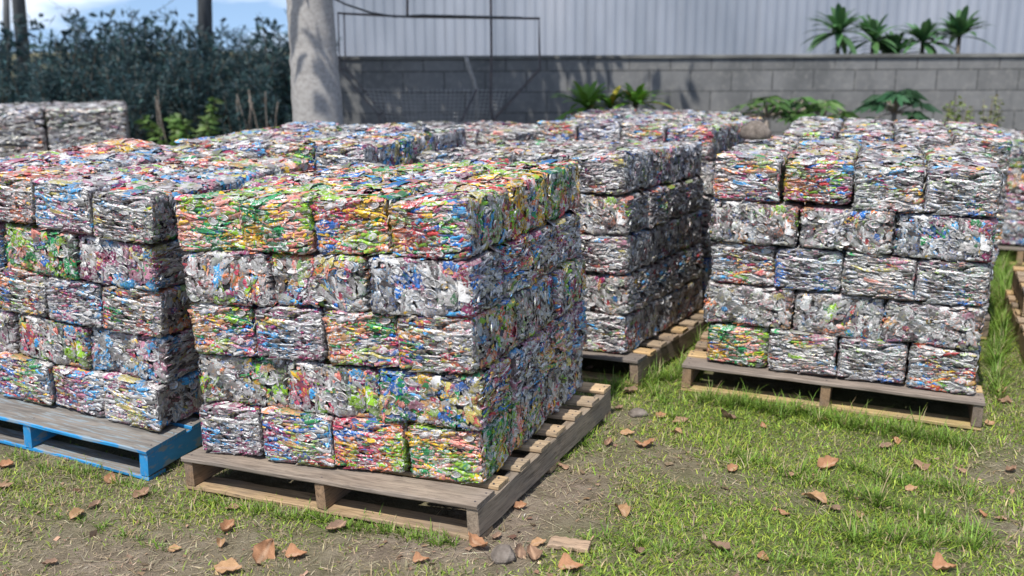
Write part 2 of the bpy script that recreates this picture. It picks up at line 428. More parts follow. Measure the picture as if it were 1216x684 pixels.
for sn, s in ST.items():
    w, d, nl = s[3], s[4], s[8]
    M = FR[sn]; lh = HS / 5
    LO = [(random.gauss(0, .005), random.gauss(0, .006), random.gauss(0, .5)) for _ in range(nl)]
    for L in range(nl):              # 0 = top
        narrow = L % 2 == 0
        nx, ny = (4, 3) if narrow else (3, 4)
        for j in range(ny):          # j = 0 front
            for i in range(nx):      # i = 0 left
                edge_f = j == 0; edge_r = i == nx - 1
                if L > 0 and not (edge_f or (edge_r and sn in SIDEVIS)): continue
                if sn in ('X', 'K') and L > 1: continue
                cx = (i + .5) / nx * w - w / 2; cy = (j + .5) / ny * d - d / 2
                cz = PB + (nl - 1 - L + .5) * lh
                bw, bd = w / nx, d / ny
                lo = None
                if sn in FRONT_LOOK and edge_f: lo = FRONT_LOOK[sn][L][i]
                if lo is None: lo = random.choice(DEFAULT[sn])
                ch, ba, sp, words = LOOKS[lo]
                if sn == 'D': ch *= .8
                if sn == 'B': ch = min(1, ch * 1.12)
                me = BALES[(cnt * 5 + L * 3 + i + 7 * j) % 12]
                jit = Matrix.Rotation(R(random.gauss(0, 1.0) + LO[L][2]), 4, 'Z') @ Matrix.Rotation(R(random.gauss(0, .5)), 4, 'X') @ Matrix.Rotation(R(random.gauss(0, .5)), 4, 'Y')
                flip = Matrix.Rotation(math.pi * random.randint(0, 1), 4, 'Z')
                turn = Matrix.Identity(4) if narrow else Matrix.Rotation(math.pi / 2, 4, 'Z')
                gx, gy = (bw, bd) if narrow else (bd, bw)
                k1 = (gx - random.uniform(.000, .006) - (random.uniform(.001, .010) if L in (0, 4) else 0)) / BX; k2 = (gy - random.uniform(.000, .006)) / BY; k3 = (lh - random.uniform(-.002, .006)) / BZ
                loc = Matrix.Translation((cx + LO[L][0] + random.gauss(0, .003), cy + LO[L][1] + random.gauss(0, .007), cz + (random.gauss(0, .004) if L == 0 else 0)))
                o = obj('can_bale', me, None, M @ loc @ jit @ turn @ flip @ Matrix.Diagonal((k1, k2, k3, 1)),
                        (max(.03, ch * random.uniform(.85, 1.15)), (ba + random.uniform(-.03, .03)) % 1, sp, 1))
                if L == 0:
                    lab = f'{words} can bale, {ORD[i]} from left, {ORD[j]} row back, top of {STACK_WORDS[sn]}'
                elif edge_f:
                    lab = f'{words} can bale, {ORD[i]} from left in {LAY[L]} front, {STACK_WORDS[sn]}'
                else:
                    lab = f'{words} can bale, {ORD[j]} back along right side, {LAY[L]}, {STACK_WORDS[sn]}'
                if L and L == nl - 1: lab = lab.replace(LAY[L], 'bottom layer')
                lab = lab.replace('just behind the silvery right one', 'behind the silvery right one')
                if len(lab.split()) > 16: lab = lab.replace(' down', '')
                if len(lab.split()) > 16: lab = lab.replace(', second row back', ', row two back').replace('can bale', 'bale')
                if len(lab.split()) > 16: lab = lab.replace(' from left', '').replace(words + ' ', words.split()[0].strip(',') + ' ')
                tag(o, lab, 'can bale', GROUPS[sn])
                cnt += 1
print('bales', cnt)

# big coarse silver bales, far left
BIG = [make_bale(300 + i, (.63, .55, .49), 1.3, .03, .6) for i in range(3)]
Mg = Matrix.Translation((-4.22, 8.35, 0)) @ Matrix.Rotation(R(20), 4, 'Z')
bl = [(-1, 0, 0), (0, 0, 0), (1, 0, 0), (-1, 1, 0), (0, 1, 0), (1, 1, 0), (-1, 1, 1), (0, 1, 1), (1, 1, 1)]
for q, (i, L, j) in enumerate([(a, b, c) for a, b, c in bl]):
    o = obj('can_bale', BIG[q % 3], None, Mg @ Matrix.Translation((i * .625 + random.gauss(0, .01), j * .57, .15 + .25 + L * .50)) @ Matrix.Rotation(R(random.gauss(0, 1.2)), 4, 'Z') @ Matrix.Rotation(math.pi * (q % 2), 4, 'Z'),
            (.03, .3, 1, 1))
    pos = ['left', 'middle', 'right'][i + 1]
    tag(o, f'big coarse silver can bale, {pos} one, {"back of top" if j else ("top" if L else "bottom")} row, far-left dark stack', 'can bale', 'big silver can bales before the hedge')

# ------------------------------------------------------------------ pallets
def board(name, L, W, T, mat, parent, loc, rotz=0, color=(.5, .42, .33, 1), seed=0, rx=0):
    """board with its grain along local x, slightly uneven, with eased edges"""
    r = np.random.default_rng(seed + int(L * 1000))
    nx = 9
    e = min(.004, T * .2)
    prof = [(-W/2+e, -T/2), (W/2-e, -T/2), (W/2, -T/2+e), (W/2, T/2-e), (W/2-e, T/2), (-W/2+e, T/2), (-W/2, T/2-e), (-W/2, -T/2+e)]
    V = []
    xs = np.linspace(-L/2, L/2, nx)
    by, bz = r.normal(0, .0018, nx), r.normal(0, .0010, nx)
    for a, x in enumerate(xs):
        for p, (y, z) in enumerate(prof):
            V.append((x + (r.normal(0, .0012) if a in (0, nx-1) else 0), y + by[a] + r.normal(0, .0007), z + bz[a]))
    F = []
    n = 8
    for a in range(nx - 1):
        for p in range(n):
            F.append((a*n+p, a*n+(p+1) % n, (a+1)*n+(p+1) % n, (a+1)*n+p))
    me = bpy.data.meshes.new(name); F.append(tuple(range(n))[::-1]); F.append(tuple((nx-1)*n + p for p in range(n)))
    nf = len(F)
    if name == 'deck_board' and mat is not None:
        for fx in (-L/2 + .022, 0, L/2 - .022):
            for fy in (-W * .27, W * .27):
                px_, py_ = fx + r.normal(0, .004), fy + r.normal(0, .005); b0 = len(V)
                for zz_, rr_ in ((-T * .3, .0038), (T/2 + .0016, .0038)):
                    for p in range(7): V.append((px_ + rr_ * math.cos(p * .8976), py_ + rr_ * math.sin(p * .8976), zz_))
                F.append(tuple(b0 + 7 + p for p in range(7)))
                for p in range(7): F.append((b0 + p, b0 + (p + 1) % 7, b0 + 7 + (p + 1) % 7, b0 + 7 + p))
    me.from_pydata(V, [], F); me.materials.append(mat); me.materials.append(M_STEEL); me.update()
    me.polygons.foreach_set('material_index', [0] * nf + [1] * (len(F) - nf))
    return obj(name, me, parent, Matrix.Translation(loc) @ Matrix.Rotation(rotz, 4, 'Z') @ Matrix.Rotation(rx, 4, 'X'), color)

def pallet(sn, label, mat, xl, xr, yf, yb, cols, deck_n=8, h=.135, group='wooden pallets under the can stacks', bottom=True, seed=1, frame_m=None, front_w=.13):
    """xl..xr, yf..yb in the stack's local frame; stringers run front to back, boards left to right"""
    r = random.Random(seed)
    M = frame_m if frame_m is not None else FR[sn]
    cx, cy = (xl + xr) / 2, (yf + yb) / 2
    root = empty('pallet', M @ Matrix.Translation((cx, cy, 0)))
    tag(root, label, 'pallet', group)
    W, Dp = xr - xl, yb - yf
    t = .018; sw = .042; sh = h - 2 * t
    def c(k):
        f_, w_ = r.uniform(.85, 1.15), r.uniform(-.03, .03)
        return (cols[k][0] * f_ * (1 + w_), cols[k][1] * f_, cols[k][2] * f_ * (1 - w_), 1)
    for q, px in enumerate((-W/2 + sw/2, 0, W/2 - sw/2)):
        board('stringer', Dp - .004, sw, sh, mat, root, (px, 0, t + sh / 2), math.pi/2, c('string' if q != 2 else 'side'), seed + q)
    y = -Dp / 2
    nrest = deck_n - 1
    board('deck_board', W + .004, front_w, t, mat, root, (0, y + front_w / 2 - .006, h - t / 2), 0, c('front'), seed + 5)
    bw = .088; rest0 = y + front_w + .02
    gap = (Dp / 2 - bw / 2 - rest0 - bw / 2) / max(1, nrest - 1)
    for q in range(nrest):
        b = board('deck_board', W + .004 + r.uniform(-.012, .006), bw * r.uniform(.9, 1.08), t * r.uniform(.95, 1.0), mat, root,
                  (r.uniform(-.004, .006), rest0 + bw / 2 + q * gap + r.uniform(-.006, .006), h - t / 2 + r.uniform(0, .0015)), R(r.uniform(-.4, .4)), c('deck' if q % 3 else 'light'), seed + 10 + q)
    if bottom:
        for q, py in enumerate((-Dp / 2 + .055, 0, Dp / 2 - .055)):
            board('bottom_board', W, .10, t, mat, root, (0, py, t / 2 - .001 + .0005), 0, c('bottom'), seed + 30 + q)
    return root

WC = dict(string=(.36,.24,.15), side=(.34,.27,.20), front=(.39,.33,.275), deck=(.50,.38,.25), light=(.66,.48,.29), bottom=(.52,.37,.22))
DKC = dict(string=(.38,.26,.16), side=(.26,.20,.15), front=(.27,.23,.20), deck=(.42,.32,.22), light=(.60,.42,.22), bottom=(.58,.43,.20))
def lo(sn): w, d = ST[sn][3], ST[sn][4]; return w / 2, d / 2
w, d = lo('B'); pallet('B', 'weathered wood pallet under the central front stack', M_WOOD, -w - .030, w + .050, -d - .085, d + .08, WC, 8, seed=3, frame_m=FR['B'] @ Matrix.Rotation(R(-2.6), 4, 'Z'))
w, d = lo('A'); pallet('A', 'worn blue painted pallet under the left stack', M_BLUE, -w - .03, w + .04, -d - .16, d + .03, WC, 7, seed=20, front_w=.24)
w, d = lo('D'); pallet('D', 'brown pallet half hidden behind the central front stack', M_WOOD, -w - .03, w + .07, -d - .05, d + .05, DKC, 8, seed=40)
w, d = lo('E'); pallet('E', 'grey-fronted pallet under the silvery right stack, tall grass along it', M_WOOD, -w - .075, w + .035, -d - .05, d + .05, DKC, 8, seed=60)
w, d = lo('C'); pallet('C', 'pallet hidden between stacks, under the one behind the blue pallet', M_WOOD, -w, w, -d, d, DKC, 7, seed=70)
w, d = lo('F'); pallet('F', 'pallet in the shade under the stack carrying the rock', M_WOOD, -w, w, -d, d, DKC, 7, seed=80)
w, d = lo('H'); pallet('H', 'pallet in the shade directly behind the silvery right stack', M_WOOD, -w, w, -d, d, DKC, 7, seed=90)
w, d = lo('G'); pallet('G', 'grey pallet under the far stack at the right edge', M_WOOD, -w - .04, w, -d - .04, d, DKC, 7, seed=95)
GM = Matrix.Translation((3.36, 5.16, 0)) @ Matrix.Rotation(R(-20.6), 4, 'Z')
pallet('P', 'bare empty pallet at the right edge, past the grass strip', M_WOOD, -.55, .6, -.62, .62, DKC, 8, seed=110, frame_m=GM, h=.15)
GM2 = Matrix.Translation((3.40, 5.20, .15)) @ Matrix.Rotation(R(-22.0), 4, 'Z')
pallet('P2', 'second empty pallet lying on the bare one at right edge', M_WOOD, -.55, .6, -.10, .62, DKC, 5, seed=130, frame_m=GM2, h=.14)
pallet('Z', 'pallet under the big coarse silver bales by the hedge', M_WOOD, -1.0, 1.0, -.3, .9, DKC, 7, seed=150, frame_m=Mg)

# ------------------------------------------------------------------ ground
pad = []
for k, s in ST.items():
    w, d = s[3] / 2 + .06, s[4] / 2 + .06
    for a in (-1, 0, 1):
        for b in (-1, 0, 1):
            pad.append(FR[k] @ Vector((a * w, b * d, 0)))
pad = np.array([(p.x, p.y, p.z) for p in pad])
def ground_z(x, y):
    x = np.asarray(x, float); y = np.asarray(y, float)
    d2 = (x[..., None] - pad[:, 0]) ** 2 + (y[..., None] - pad[:, 1]) ** 2
    wt = 1 / (d2 + .01) ** 2; w0 = 1 / (1.2 ** 2) ** 2
    z = (wt * pad[:, 2]).sum(-1) / (wt.sum(-1) + w0)
    z = z + .006 * np.sin(x * 5.1 + 1.3 * np.sin(y * 3.3)) * np.sin(y * 4.7 + .7) * np.clip(1 - np.exp(-d2.min(-1) * 10), 0, 1)
    return z - .004
def coords(a, b, fine, far, step):
    xs = list(np.arange(a, b, fine)); s = step; x = b
    while x < far: xs.append(x); s *= 1.5; x += s
    xs.append(far)
    s = step; x = a - step; L = []
    while x > -far: L.append(x); s *= 1.5; x -= s
    L.append(-far)
    return np.array(L[::-1] + xs)
gx = coords(-4, 5, .05, 400, .1); gy = coords(.5, 8, .05, 400, .1)
X, Y = np.meshgrid(gx, gy, indexing='ij')
Z = ground_z(X, Y)
GROUNDV = np.stack([X, Y, Z], -1).reshape(-1, 3)

# camera model, used to find which ground the lens covers
CF, CP, CR, CH = 1169.65, 13.815, -.238, 1.6327
def to_px(x, y, z):
    cp, sp = math.cos(R(CP)), math.sin(R(CP)); zz = z - CH
    Zc = y * cp - zz * sp; Yc = y * sp + zz * cp
    return 608 + x / Zc * CF, 342 - Yc / Zc * CF
def from_px(u, v, z=None, Y=None):
    cr, sr = math.cos(R(CR)), math.sin(R(CR)); du, dv = u - 608, v - 342
    a = du * cr + dv * sr; b = -du * sr + dv * cr
    cp, sp = math.cos(R(CP)), math.sin(R(CP))
    X_, Yc = a / CF, -b / CF
    D = Vector((X_, cp + Yc * sp, -sp + Yc * cp))
    t = (z - CH) / D.z if z is not None else Y / D.y
    return Vector((0, 0, CH)) + float(t) * D
def on_ground(u, v):
    p = from_px(u, v, 0.0)
    for _ in range(4): p = from_px(u, v, float(ground_z(p.x, p.y)))
    return p

def smooth_noise(x, y, sc, seed):
    return np.array([mnoise.noise(Vector((a * sc + seed, b * sc - seed, seed * .37))) for a, b in zip(x, y)])

def under_pallet(x, y, m=.0):
    hit = np.zeros(len(x), bool)
    for k, s in ST.items():
        Mi = FR[k].inverted()
        w, d = s[3] / 2 + .04 + m, s[4] / 2 + .06 + m
        lx = Mi[0][0] * x + Mi[0][1] * y + Mi[0][3]; ly = Mi[1][0] * x + Mi[1][1] * y + Mi[1][3]
        hit |= (np.abs(lx) < w) & (np.abs(ly) < d)
    return hit

# ------------------------------------------------------------------ grass (nobody could count it)
def blades(x, y, z, L, wd, az, lean, col, segs=3, curl=1.0, name='grass', flat=False):
    n = len(x)
    t = np.linspace(0, 1, segs + 1)
    ang = lean[:, None] + curl * t[None] * .8            # from vertical
    dl = (L / segs)[:, None]
    hor = np.concatenate([np.zeros((n, 1)), np.cumsum(np.sin(ang[:, :-1]) * dl, 1)], 1)
    ver = np.concatenate([np.zeros((n, 1)), np.cumsum(np.cos(ang[:, :-1]) * dl, 1)], 1)
    ver = np.maximum(ver, 0)
    cx, sx = np.cos(az)[:, None], np.sin(az)[:, None]
    ctr = np.stack([x[:, None] + hor * cx, y[:, None] + hor * sx, z[:, None] + ver], -1)
    wt = wd[:, None] * (1 - t[None] ** 1.6 * .92) / 2
    side = np.stack([-sx * np.ones_like(wt), cx * np.ones_like(wt), np.zeros_like(wt)], -1) * wt[..., None]
    V = np.stack([ctr - side, ctr + side], 2)             # n, segs+1, 2, 3
    V = V.reshape(-1, 3)
    b = (np.arange(n) * (segs + 1) * 2)[:, None] + (np.arange(segs) * 2)[None]
    F = np.stack([b, b + 1, b + 3, b + 2], -1).reshape(-1, 4)
    cc = np.repeat(col, (segs + 1) * 2, axis=0)
    return V, F, cc

def join(parts):
    V, F, Cc, o = [], [], [], 0
    for v, f, c in parts:
        V.append(v); F.append(f + o); Cc.append(c); o += len(v)
    return np.concatenate(V), np.concatenate(F), np.concatenate(Cc)

def col4(c, n, var=.18, r=rng):
    c = np.tile(np.array(c, float), (n, 1)) * np.exp(r.normal(0, var, (n, 1))) * np.exp(r.normal(0, .06, (n, 3)))
    return np.concatenate([np.clip(c, 0, 1), np.ones((n, 1))], 1)

def in_view(x, y, m=330):
    u, v = to_px(x, y, 0.0)
    return (u > -m) & (u < 1216 + m) & (v < 684 + m * 1.6)

def lushness(x, y):
    """how green the ground is, 0..1, after the photograph's patches"""
    u, v = to_px(x, y, 0.0)
    base = np.where(u > 640, .77, .43)
    for (pu, pv, ru, rv, amt) in [(680, 590, 60, 42, -.75), (800, 560, 40, 16, -.45), (870, 590, 40, 16, -.35), (1180, 560, 90, 22, -.6), (1190, 640, 70, 22, -.55), (480, 655, 90, 26, -.55),
                                  (600, 640, 60, 40, -.8), (150, 660, 150, 40, -.40), (400, 620, 90, 25, .35), (250, 600, 70, 18, .35), (80, 560, 120, 30, .12), (930, 500, 120, 26, .3),
                                  (760, 440, 70, 40, .2), (1080, 560, 120, 30, .3), (960, 640, 140, 50, .25), (690, 540, 40, 20, .3), (730, 520, 60, 30, -.4), (960, 600, 50, 18, -.3)]:
        base = base + amt * np.exp(-(((u - pu) / ru) ** 2 + ((v - pv) / rv) ** 2))
    return np.clip(base, 0, 1)

_gx, _gy = GROUNDV[:, 0], GROUNDV[:, 1]
cov = np.where((_gy > 1.5) & (_gy < 8) & (np.abs(_gx) < 6), lushness(_gx, np.maximum(_gy, 1.5)), .6)
ground = obj('ground', mesh_np('ground', GROUNDV, grid_faces(len(gx), len(gy), 1), M_GROUND, True, {'cover': ('FLOAT', 'POINT', cov)}))
tag(ground, kind='structure')
N = 1000000
x = rng.uniform(-3.6, 4.8, N); y = rng.uniform(2.35, 6.6, N)
keep = in_view(x, y) & ~under_pallet(x, y, -.03) & (rng.random(N) < np.clip(1.25 - (y - 2.6) * .22, .25, 1))
x, y = x[keep], y[keep]
nz = smooth_noise(x, y, 4.5, 3.1) * .9 + smooth_noise(x, y, 14, 8.7) * .6
lu = lushness(x, y)
p = np.clip((lu + nz * .62) * 1.45 - .20, 0.03, 1)
k = rng.random(len(x)) < p * .8
x, y, lu, nz = x[k], y[k], lu[k], nz[k]
n = len(x)
tall = np.clip(smooth_noise(x, y, 2.3, 5.5) + .25, 0, 1)
L = rng.lognormal(math.log(.0165), .45, n) * (.8 + .7 * tall + .3 * lu)
z = ground_z(x, y) - .003
dry = rng.random(n) < (.70 - .64 * lu)
cg = col4((.17, .27, .035), n, .28); cy = col4((.34, .42, .06), n, .22); cd = col4((.36, .29, .17), n, .25)
mixy = (rng.random(n) < .4)[:, None]
col = np.where(dry[:, None], cd, np.where(mixy, cy, cg))
parts = [blades(x, y, z, L, rng.uniform(.0028, .0058, n), rng.uniform(0, 6.28, n), np.abs(rng.normal(.85, .45, n)), col, 3, 1.1)]
print('blades', n)
# dry straw lying on the soil
N = 90000
x = rng.uniform(-3.2, 4.0, N); y = rng.uniform(2.35, 5.2, N)
k = in_view(x, y) & ~under_pallet(x, y, -.02); x, y = x[k], y[k]
k = rng.random(len(x)) < np.clip(1.05 - lushness(x, y), .15, 1) * .55; x, y = x[k], y[k]; n = len(x)
parts.append(blades(x, y, ground_z(x, y) + rng.uniform(0, .006, n), rng.lognormal(math.log(.034), .4, n), rng.uniform(.0012, .003, n), rng.uniform(0, 6.28, n), rng.normal(1.45, .07, n), col4((.40, .34, .23), n, .35), 3, .15))
print('straw', n)
# taller tufts (pixel seeds of where tufts show in the photograph -> ground points)
tufts = []
def tline(u0, v0, u1, v1, n_, h0, cnt_):
    for q in range(n_):
        a = (q + random.random()) / n_
        tufts.append((u0 + (u1 - u0) * a, v0 + (v1 - v0) * a + random.uniform(-5, 5), h0 * random.uniform(.7, 1.25), cnt_))
tline(825, 474, 1150, 530, 60, .085, 34); tline(715, 470, 830, 440, 22, .10, 34); tline(820, 400, 834, 420, 6, .12, 30)
tline(240, 596, 545, 648, 40, .045, 26); tline(10, 540, 190, 588, 22, .040, 22); tline(1010, 560, 1160, 590, 16, .07, 30); tline(860, 540, 1180, 640, 30, .065, 26)
tline(1000, 640, 1180, 650, 14, .08, 30); tline(700, 640, 1000, 676, 20, .05, 26); tline(760, 440, 800, 500, 12, .06, 26); tline(1172, 350, 1186, 470, 40, .11, 40); tline(1180, 262, 1194, 370, 60, .17, 44); tline(1186, 300, 1190, 420, 30, .14, 40)
tline(650, 560, 720, 500, 12, .045, 24); tline(20, 600, 200, 650, 14, .04, 20)
for (tu, tv, th, tn) in tufts + [(1042, 600, .12, 60)]:
    pt = on_ground(tu, min(tv, 700)); n = tn
    rr = np.abs(rng.normal(0, .022, n)); aa = rng.uniform(0, 6.28, n)
    parts.append(blades(pt.x + rr * np.cos(aa), pt.y + rr * np.sin(aa), np.full(n, pt.z - .004), rng.lognormal(math.log(th * .82), .3, n), rng.uniform(.003, .006, n), aa + rng.normal(0, .5, n),
                        np.abs(rng.normal(.45, .3, n)), np.where((rng.random(n) < .15)[:, None], col4((.34,.30,.15), n), col4((.15, .25, .035), n, .22)), 4, 1.2))
V, F, Cc = join(parts)
g = obj('grass', mesh_np('grass', V, F, M_GRASS, False, {'Col': ('FLOAT_COLOR', 'POINT', Cc)}))
tag(g, 'green and straw-coloured grass growing in patches on bare soil', 'grass', kind='stuff')

# ------------------------------------------------------------------ fallen leaves
def leaf_mesh(seed):
    r = np.random.default_rng(seed); nu, nv = 11, 7
    t = np.linspace(0, 1, nu); s = np.linspace(-1, 1, nv)
    wid = np.sin(np.pi * t ** .8) ** .85 * .30 * (1 + .06 * np.sin(t * 13 + r.uniform(0, 6))) + .012
    T, S = np.meshgrid(t, s, indexing='ij')
    x = (T - .5) + .010 * r.normal(0, 1, T.shape) * (np.abs(S) > .9); y = S * wid[:, None] * (1 + .05 * r.normal(0, 1, T.shape) * (np.abs(S) > .9)) + .06 * np.sin(T * 3 + r.uniform(0, 6))
    cu, cl = r.uniform(.5, 1.7), r.uniform(-.4, 1.1)
    z = cu * np.abs(y) ** 1.5 + cl * (T - .5) ** 2 + .035 * np.sin(T * 9 + S * 3 + r.uniform(0, 6)) + .02 * r.normal(0, 1, T.shape) + .02 * np.cos(T * 40) * np.abs(S)
    z -= z.min()
    V = np.stack([x, y, z], -1).reshape(-1, 3); F = grid_faces(nu, nv, 1)
    b = np.array([[.42,.22,.12],[.33,.205,.135],[.46,.28,.15],[.26,.17,.12]][seed % 4]) * r.uniform(.8, 1.1); vein = np.array([.50, .33, .22])
    c = np.where((np.abs(S.ravel()) < .12)[:, None], vein, b * np.exp(r.normal(0, .10, (len(V), 1))))
    Cc = np.concatenate([c, np.ones((len(V), 1))], 1)
    # thickness: second skin just below
    return mesh_np('dry_leaf', V, F, M_LEAF, True, {'Col': ('FLOAT_COLOR', 'POINT', Cc)})
LEAVES = [leaf_mesh(40 + i) for i in range(9)]
def stalk_mesh():
    V, F = [], []
    for a in range(5):
        for b in range(5):
            an = b / 5 * 6.283
            V.append((-.5 - .09 * a, .012 * math.cos(an) + .012 * a, .02 + .006 * a * a * .5 + .012 * math.sin(an)))
    for a in range(4):
        for b in range(5): F.append((a*5+b, a*5+(b+1) % 5, (a+1)*5+(b+1) % 5, (a+1)*5+b))
    me = bpy.data.meshes.new('stalk'); me.from_pydata(V, [], F); me.materials.append(M_DARKBARK); return me
STALK = stalk_mesh()
# u, v, length m, turn deg, tip deg, label
LV = [
 (8, 556, .070, 10, 12, 'small tan dry leaf at the left edge above the straw'), (6, 580, .075, 30, 5, 'tan dry leaf at the left edge below the blue pallet'),
 (92, 614, .075, 60, 8, 'brown dry leaf on straw, lower of two under the blue pallet'), (113, 603, .060, 40, 20, 'brown dry leaf on straw, upper of two under the blue pallet'),
 (130, 572, .070, 85, 30, 'dark curled leaf against the blue pallet foot'), (168, 589, .080, 50, 18, 'brown dry leaf in grass off the blue pallet corner'),
 (272, 680, .100, 5, 8, 'broad dry leaf at the bottom edge, left of the biggest leaf'), (312, 662, .115, 75, 40, 'biggest crumpled brown leaf, bottom edge below the central pallet'),
 (352, 662, .080, 15, 10, 'pale brown leaf just right of the biggest leaf'), (272, 630, .085, 70, 10, 'flat pinkish leaf below the left end of central pallet'),
 (278, 605, .070, 0, 8, 'flat leaf touching the bottom board, left part of central pallet'), (262, 648, .060, 100, 10, 'small shadowed leaf above the broad bottom-edge leaf'),
 (400, 630, .085, 10, 15, 'tan leaf under the middle stringer of central pallet'), (566, 650, .105, 125, 12, 'long orange-brown leaf beside the central pallet corner foot'),
 (632, 662, .090, 100, 16, 'orange-brown leaf left of the short wood offcut'), (640, 648, .060, 20, 25, 'small curled leaf resting above another, left of wood offcut'),
 (616, 658, .065, 85, 40, 'thin yellowish upright leaf between stone and orange leaf'), (678, 677, .090, 5, 10, 'wide leaf cut by bottom edge under the wood offcut'),
 (618, 605, .055, 10, 12, 'small reddish leaf on bare soil beside central pallet side'), (668, 556, .060, 120, 14, 'little leaf pair against the side of the central pallet'),
 (736, 611, .090, 110, 18, 'pointed bright tan leaf standing in grass, middle of lawn'), (757, 658, .060, 120, 8, 'faded leaf low in grass near bottom, right of the offcut'),
 (766, 531, .095, 0, 10, 'wide curled brown leaf, left of the right-hand lawn'), (722, 528, .065, 60, 22, 'dark brown leaf in soil near the central pallet end'),
 (745, 517, .070, 10, 10, 'brown leaf in a litter heap between the two pallets'), (748, 468, .090, 5, 8, 'long flat leaf before the half hidden pallet'),
 (767, 446, .070, 100, 40, 'orange leaf propped up by the half hidden pallet corner'), (785, 497, .060, 20, 10, 'small leaf between half hidden pallet and right pallet'),
 (808, 502, .080, 0, 10, 'grey-pink leaf left of the arched leaf'), (803, 516, .055, 160, 8, 'small tan leaf below the grey-pink leaf'),
 (862, 498, .095, 150, 35, 'arched curled leaf in grass before the right pallet'), (906, 508, .055, 90, 25, 'small pale leaf between arched leaf and pallet centre foot'),
 (955, 490, .100, 0, 10, 'long brown leaf in grass under the right pallet centre foot'), (980, 502, .085, 170, 10, 'dark leaf below the long leaf at the pallet centre foot'),
 (1052, 533, .065, 10, 14, 'pinkish leaf left of a grey one, right lawn'), (1063, 526, .060, 90, 25, 'grey round leaf leaning in grass, right lawn'),
 (984, 557, .105, 10, 28, 'big pinkish folded leaf in the middle of right lawn'), (942, 566, .060, 10, 8, 'small dark leaf left of the big folded one'),
 (966, 596, .105, 140, 12, 'big torn leaf lying below the folded leaf, right lawn'), (990, 607, .060, 150, 5, 'narrow leaf end touching the big torn leaf'),
 (930, 612, .055, 130, 12, 'small brown leaf left of the torn leaf'), (1090, 556, .085, 105, 30, 'slim upright curled leaf in the right lawn'),
 (1082, 583, .060, 20, 14, 'tan leaf at the foot of the slim upright leaf'), (852, 654, .090, 145, 16, 'long curled leaf near the bottom, centre of right lawn'),
 (1122, 678, .085, 0, 12, 'rounded brown leaf cut by the bottom edge at right'), (1166, 613, .050, 90, 20, 'yellowish leaf on soil near the right edge'),
 (1187, 618, .055, 170, 8, 'brown leaf on soil by the yellowish one'), (1020, 614, .045, 60, 10, 'tiny brown leaf left of the tall grass tuft'),
 (700, 440, .055, 20, 10, 'pale leaf in shadow under the half hidden pallet'), (1188, 468, .085, 15, 12, 'reddish leaf on soil right of the silvery stack pallet'),
 (1192, 480, .075, 160, 6, 'second reddish leaf in the soil strip at the right'), (1176, 505, .06, 40, 8, 'brown leaf at the outer corner of right pallet'),
 (590, 640, .05, 40, 8, 'small dark leaf above the grey stone'), (500, 668, .06, 20, 8, 'faded leaf lying on soil left of the stone, bottom edge'),
 (870, 560, .06, 30, 14, 'orange-brown leaf in grass, up-left of the big folded leaf'), (1140, 560, .055, 110, 12, 'leaf on the bare soil patch near the right edge'),
 (700, 500, .06, 80, 14, 'leaf on soil hard by the far end of central pallet'), (735, 487, .05, 10, 20, 'leaf left of the flat pale stone between pallets'),
 (905, 665, .055, 70, 14, 'small leaf in grass near the bottom, right of the long curled one'), (1200, 560, .06, 20, 10, 'leaf at the right edge below the empty pallets'),
 (208, 655, .05, 30, 10, 'little leaf on straw left of the biggest leaf'), (60, 672, .055, 10, 8, 'faded leaf at the bottom left of the straw patch'),
]
for q, (u, v, ln, tz, tp, lab) in enumerate(LV):
    ln *= .88
    pt = on_ground(u, min(v, 690))
    m = LEAVES[q % 9] if q != 7 else LEAVES[4]
    o = obj('dry_leaf', m, None, Matrix.Translation((pt.x, pt.y, pt.z + .004 + ln * .04)) @ Matrix.Rotation(R(tz), 4, 'Z') @ Matrix.Rotation(R(random.uniform(.2, 1) * tp), 4, 'X') @ Matrix.Rotation(R(-tp * .6), 4, 'Y') @ Matrix.Diagonal((ln, ln * random.uniform(.85, 1.3), ln * random.uniform(.9, 1.3) * (1.25 if q == 7 else 1), 1)))
    tag(o, lab, 'leaf', 'fallen dry leaves on the ground')
    if ln > .08: obj('stalk', STALK, o)

# crumbled leaf bits trodden into the soil
N = 4200
x = rng.uniform(-3.2, 4.0, N); y = rng.uniform(2.35, 5.6, N)
kk = in_view(x, y) & ~under_pallet(x, y, -.02) & (rng.random(N) < 1.15 - lushness(x, y)); x, y = x[kk], y[kk]; n = len(x)
cen = np.stack([x, y, ground_z(x, y) + rng.uniform(.002, .010, n)], 1); dd = rng.normal(0, 1, (n, 3)); dd[:, 2] *= .25
cb_ = col4((.27, .18, .12), n, .35)
dd /= np.linalg.norm(dd, axis=1, keepdims=True)
sd_ = np.cross(dd, np.array([0, 0, 1.0]) + rng.normal(0, .25, (n, 3))); sd_ /= np.linalg.norm(sd_, axis=1, keepdims=True)
Lb = rng.lognormal(math.log(.012), .5, n)[:, None]; Wb = Lb * rng.uniform(.3, .8, (n, 1))
Vb = np.stack([cen - dd * Lb / 2 - sd_ * Wb * .3, cen + dd * Lb / 2 - sd_ * Wb * .5, cen + dd * Lb * .4 + sd_ * Wb * .5, cen - dd * Lb * .4 + sd_ * Wb * .4 + np.array([0, 0, .003])], 1).reshape(-1, 3)
lit = obj('leaf_litter', mesh_np('leaf_litter', Vb, np.arange(4 * n).reshape(-1, 4), M_LEAF, False, {'Col': ('FLOAT_COLOR', 'POINT', np.repeat(cb_, 4, axis=0))}))
tag(lit, 'crumbled brown bits of dead leaves scattered over the soil', 'leaf litter', kind='stuff')

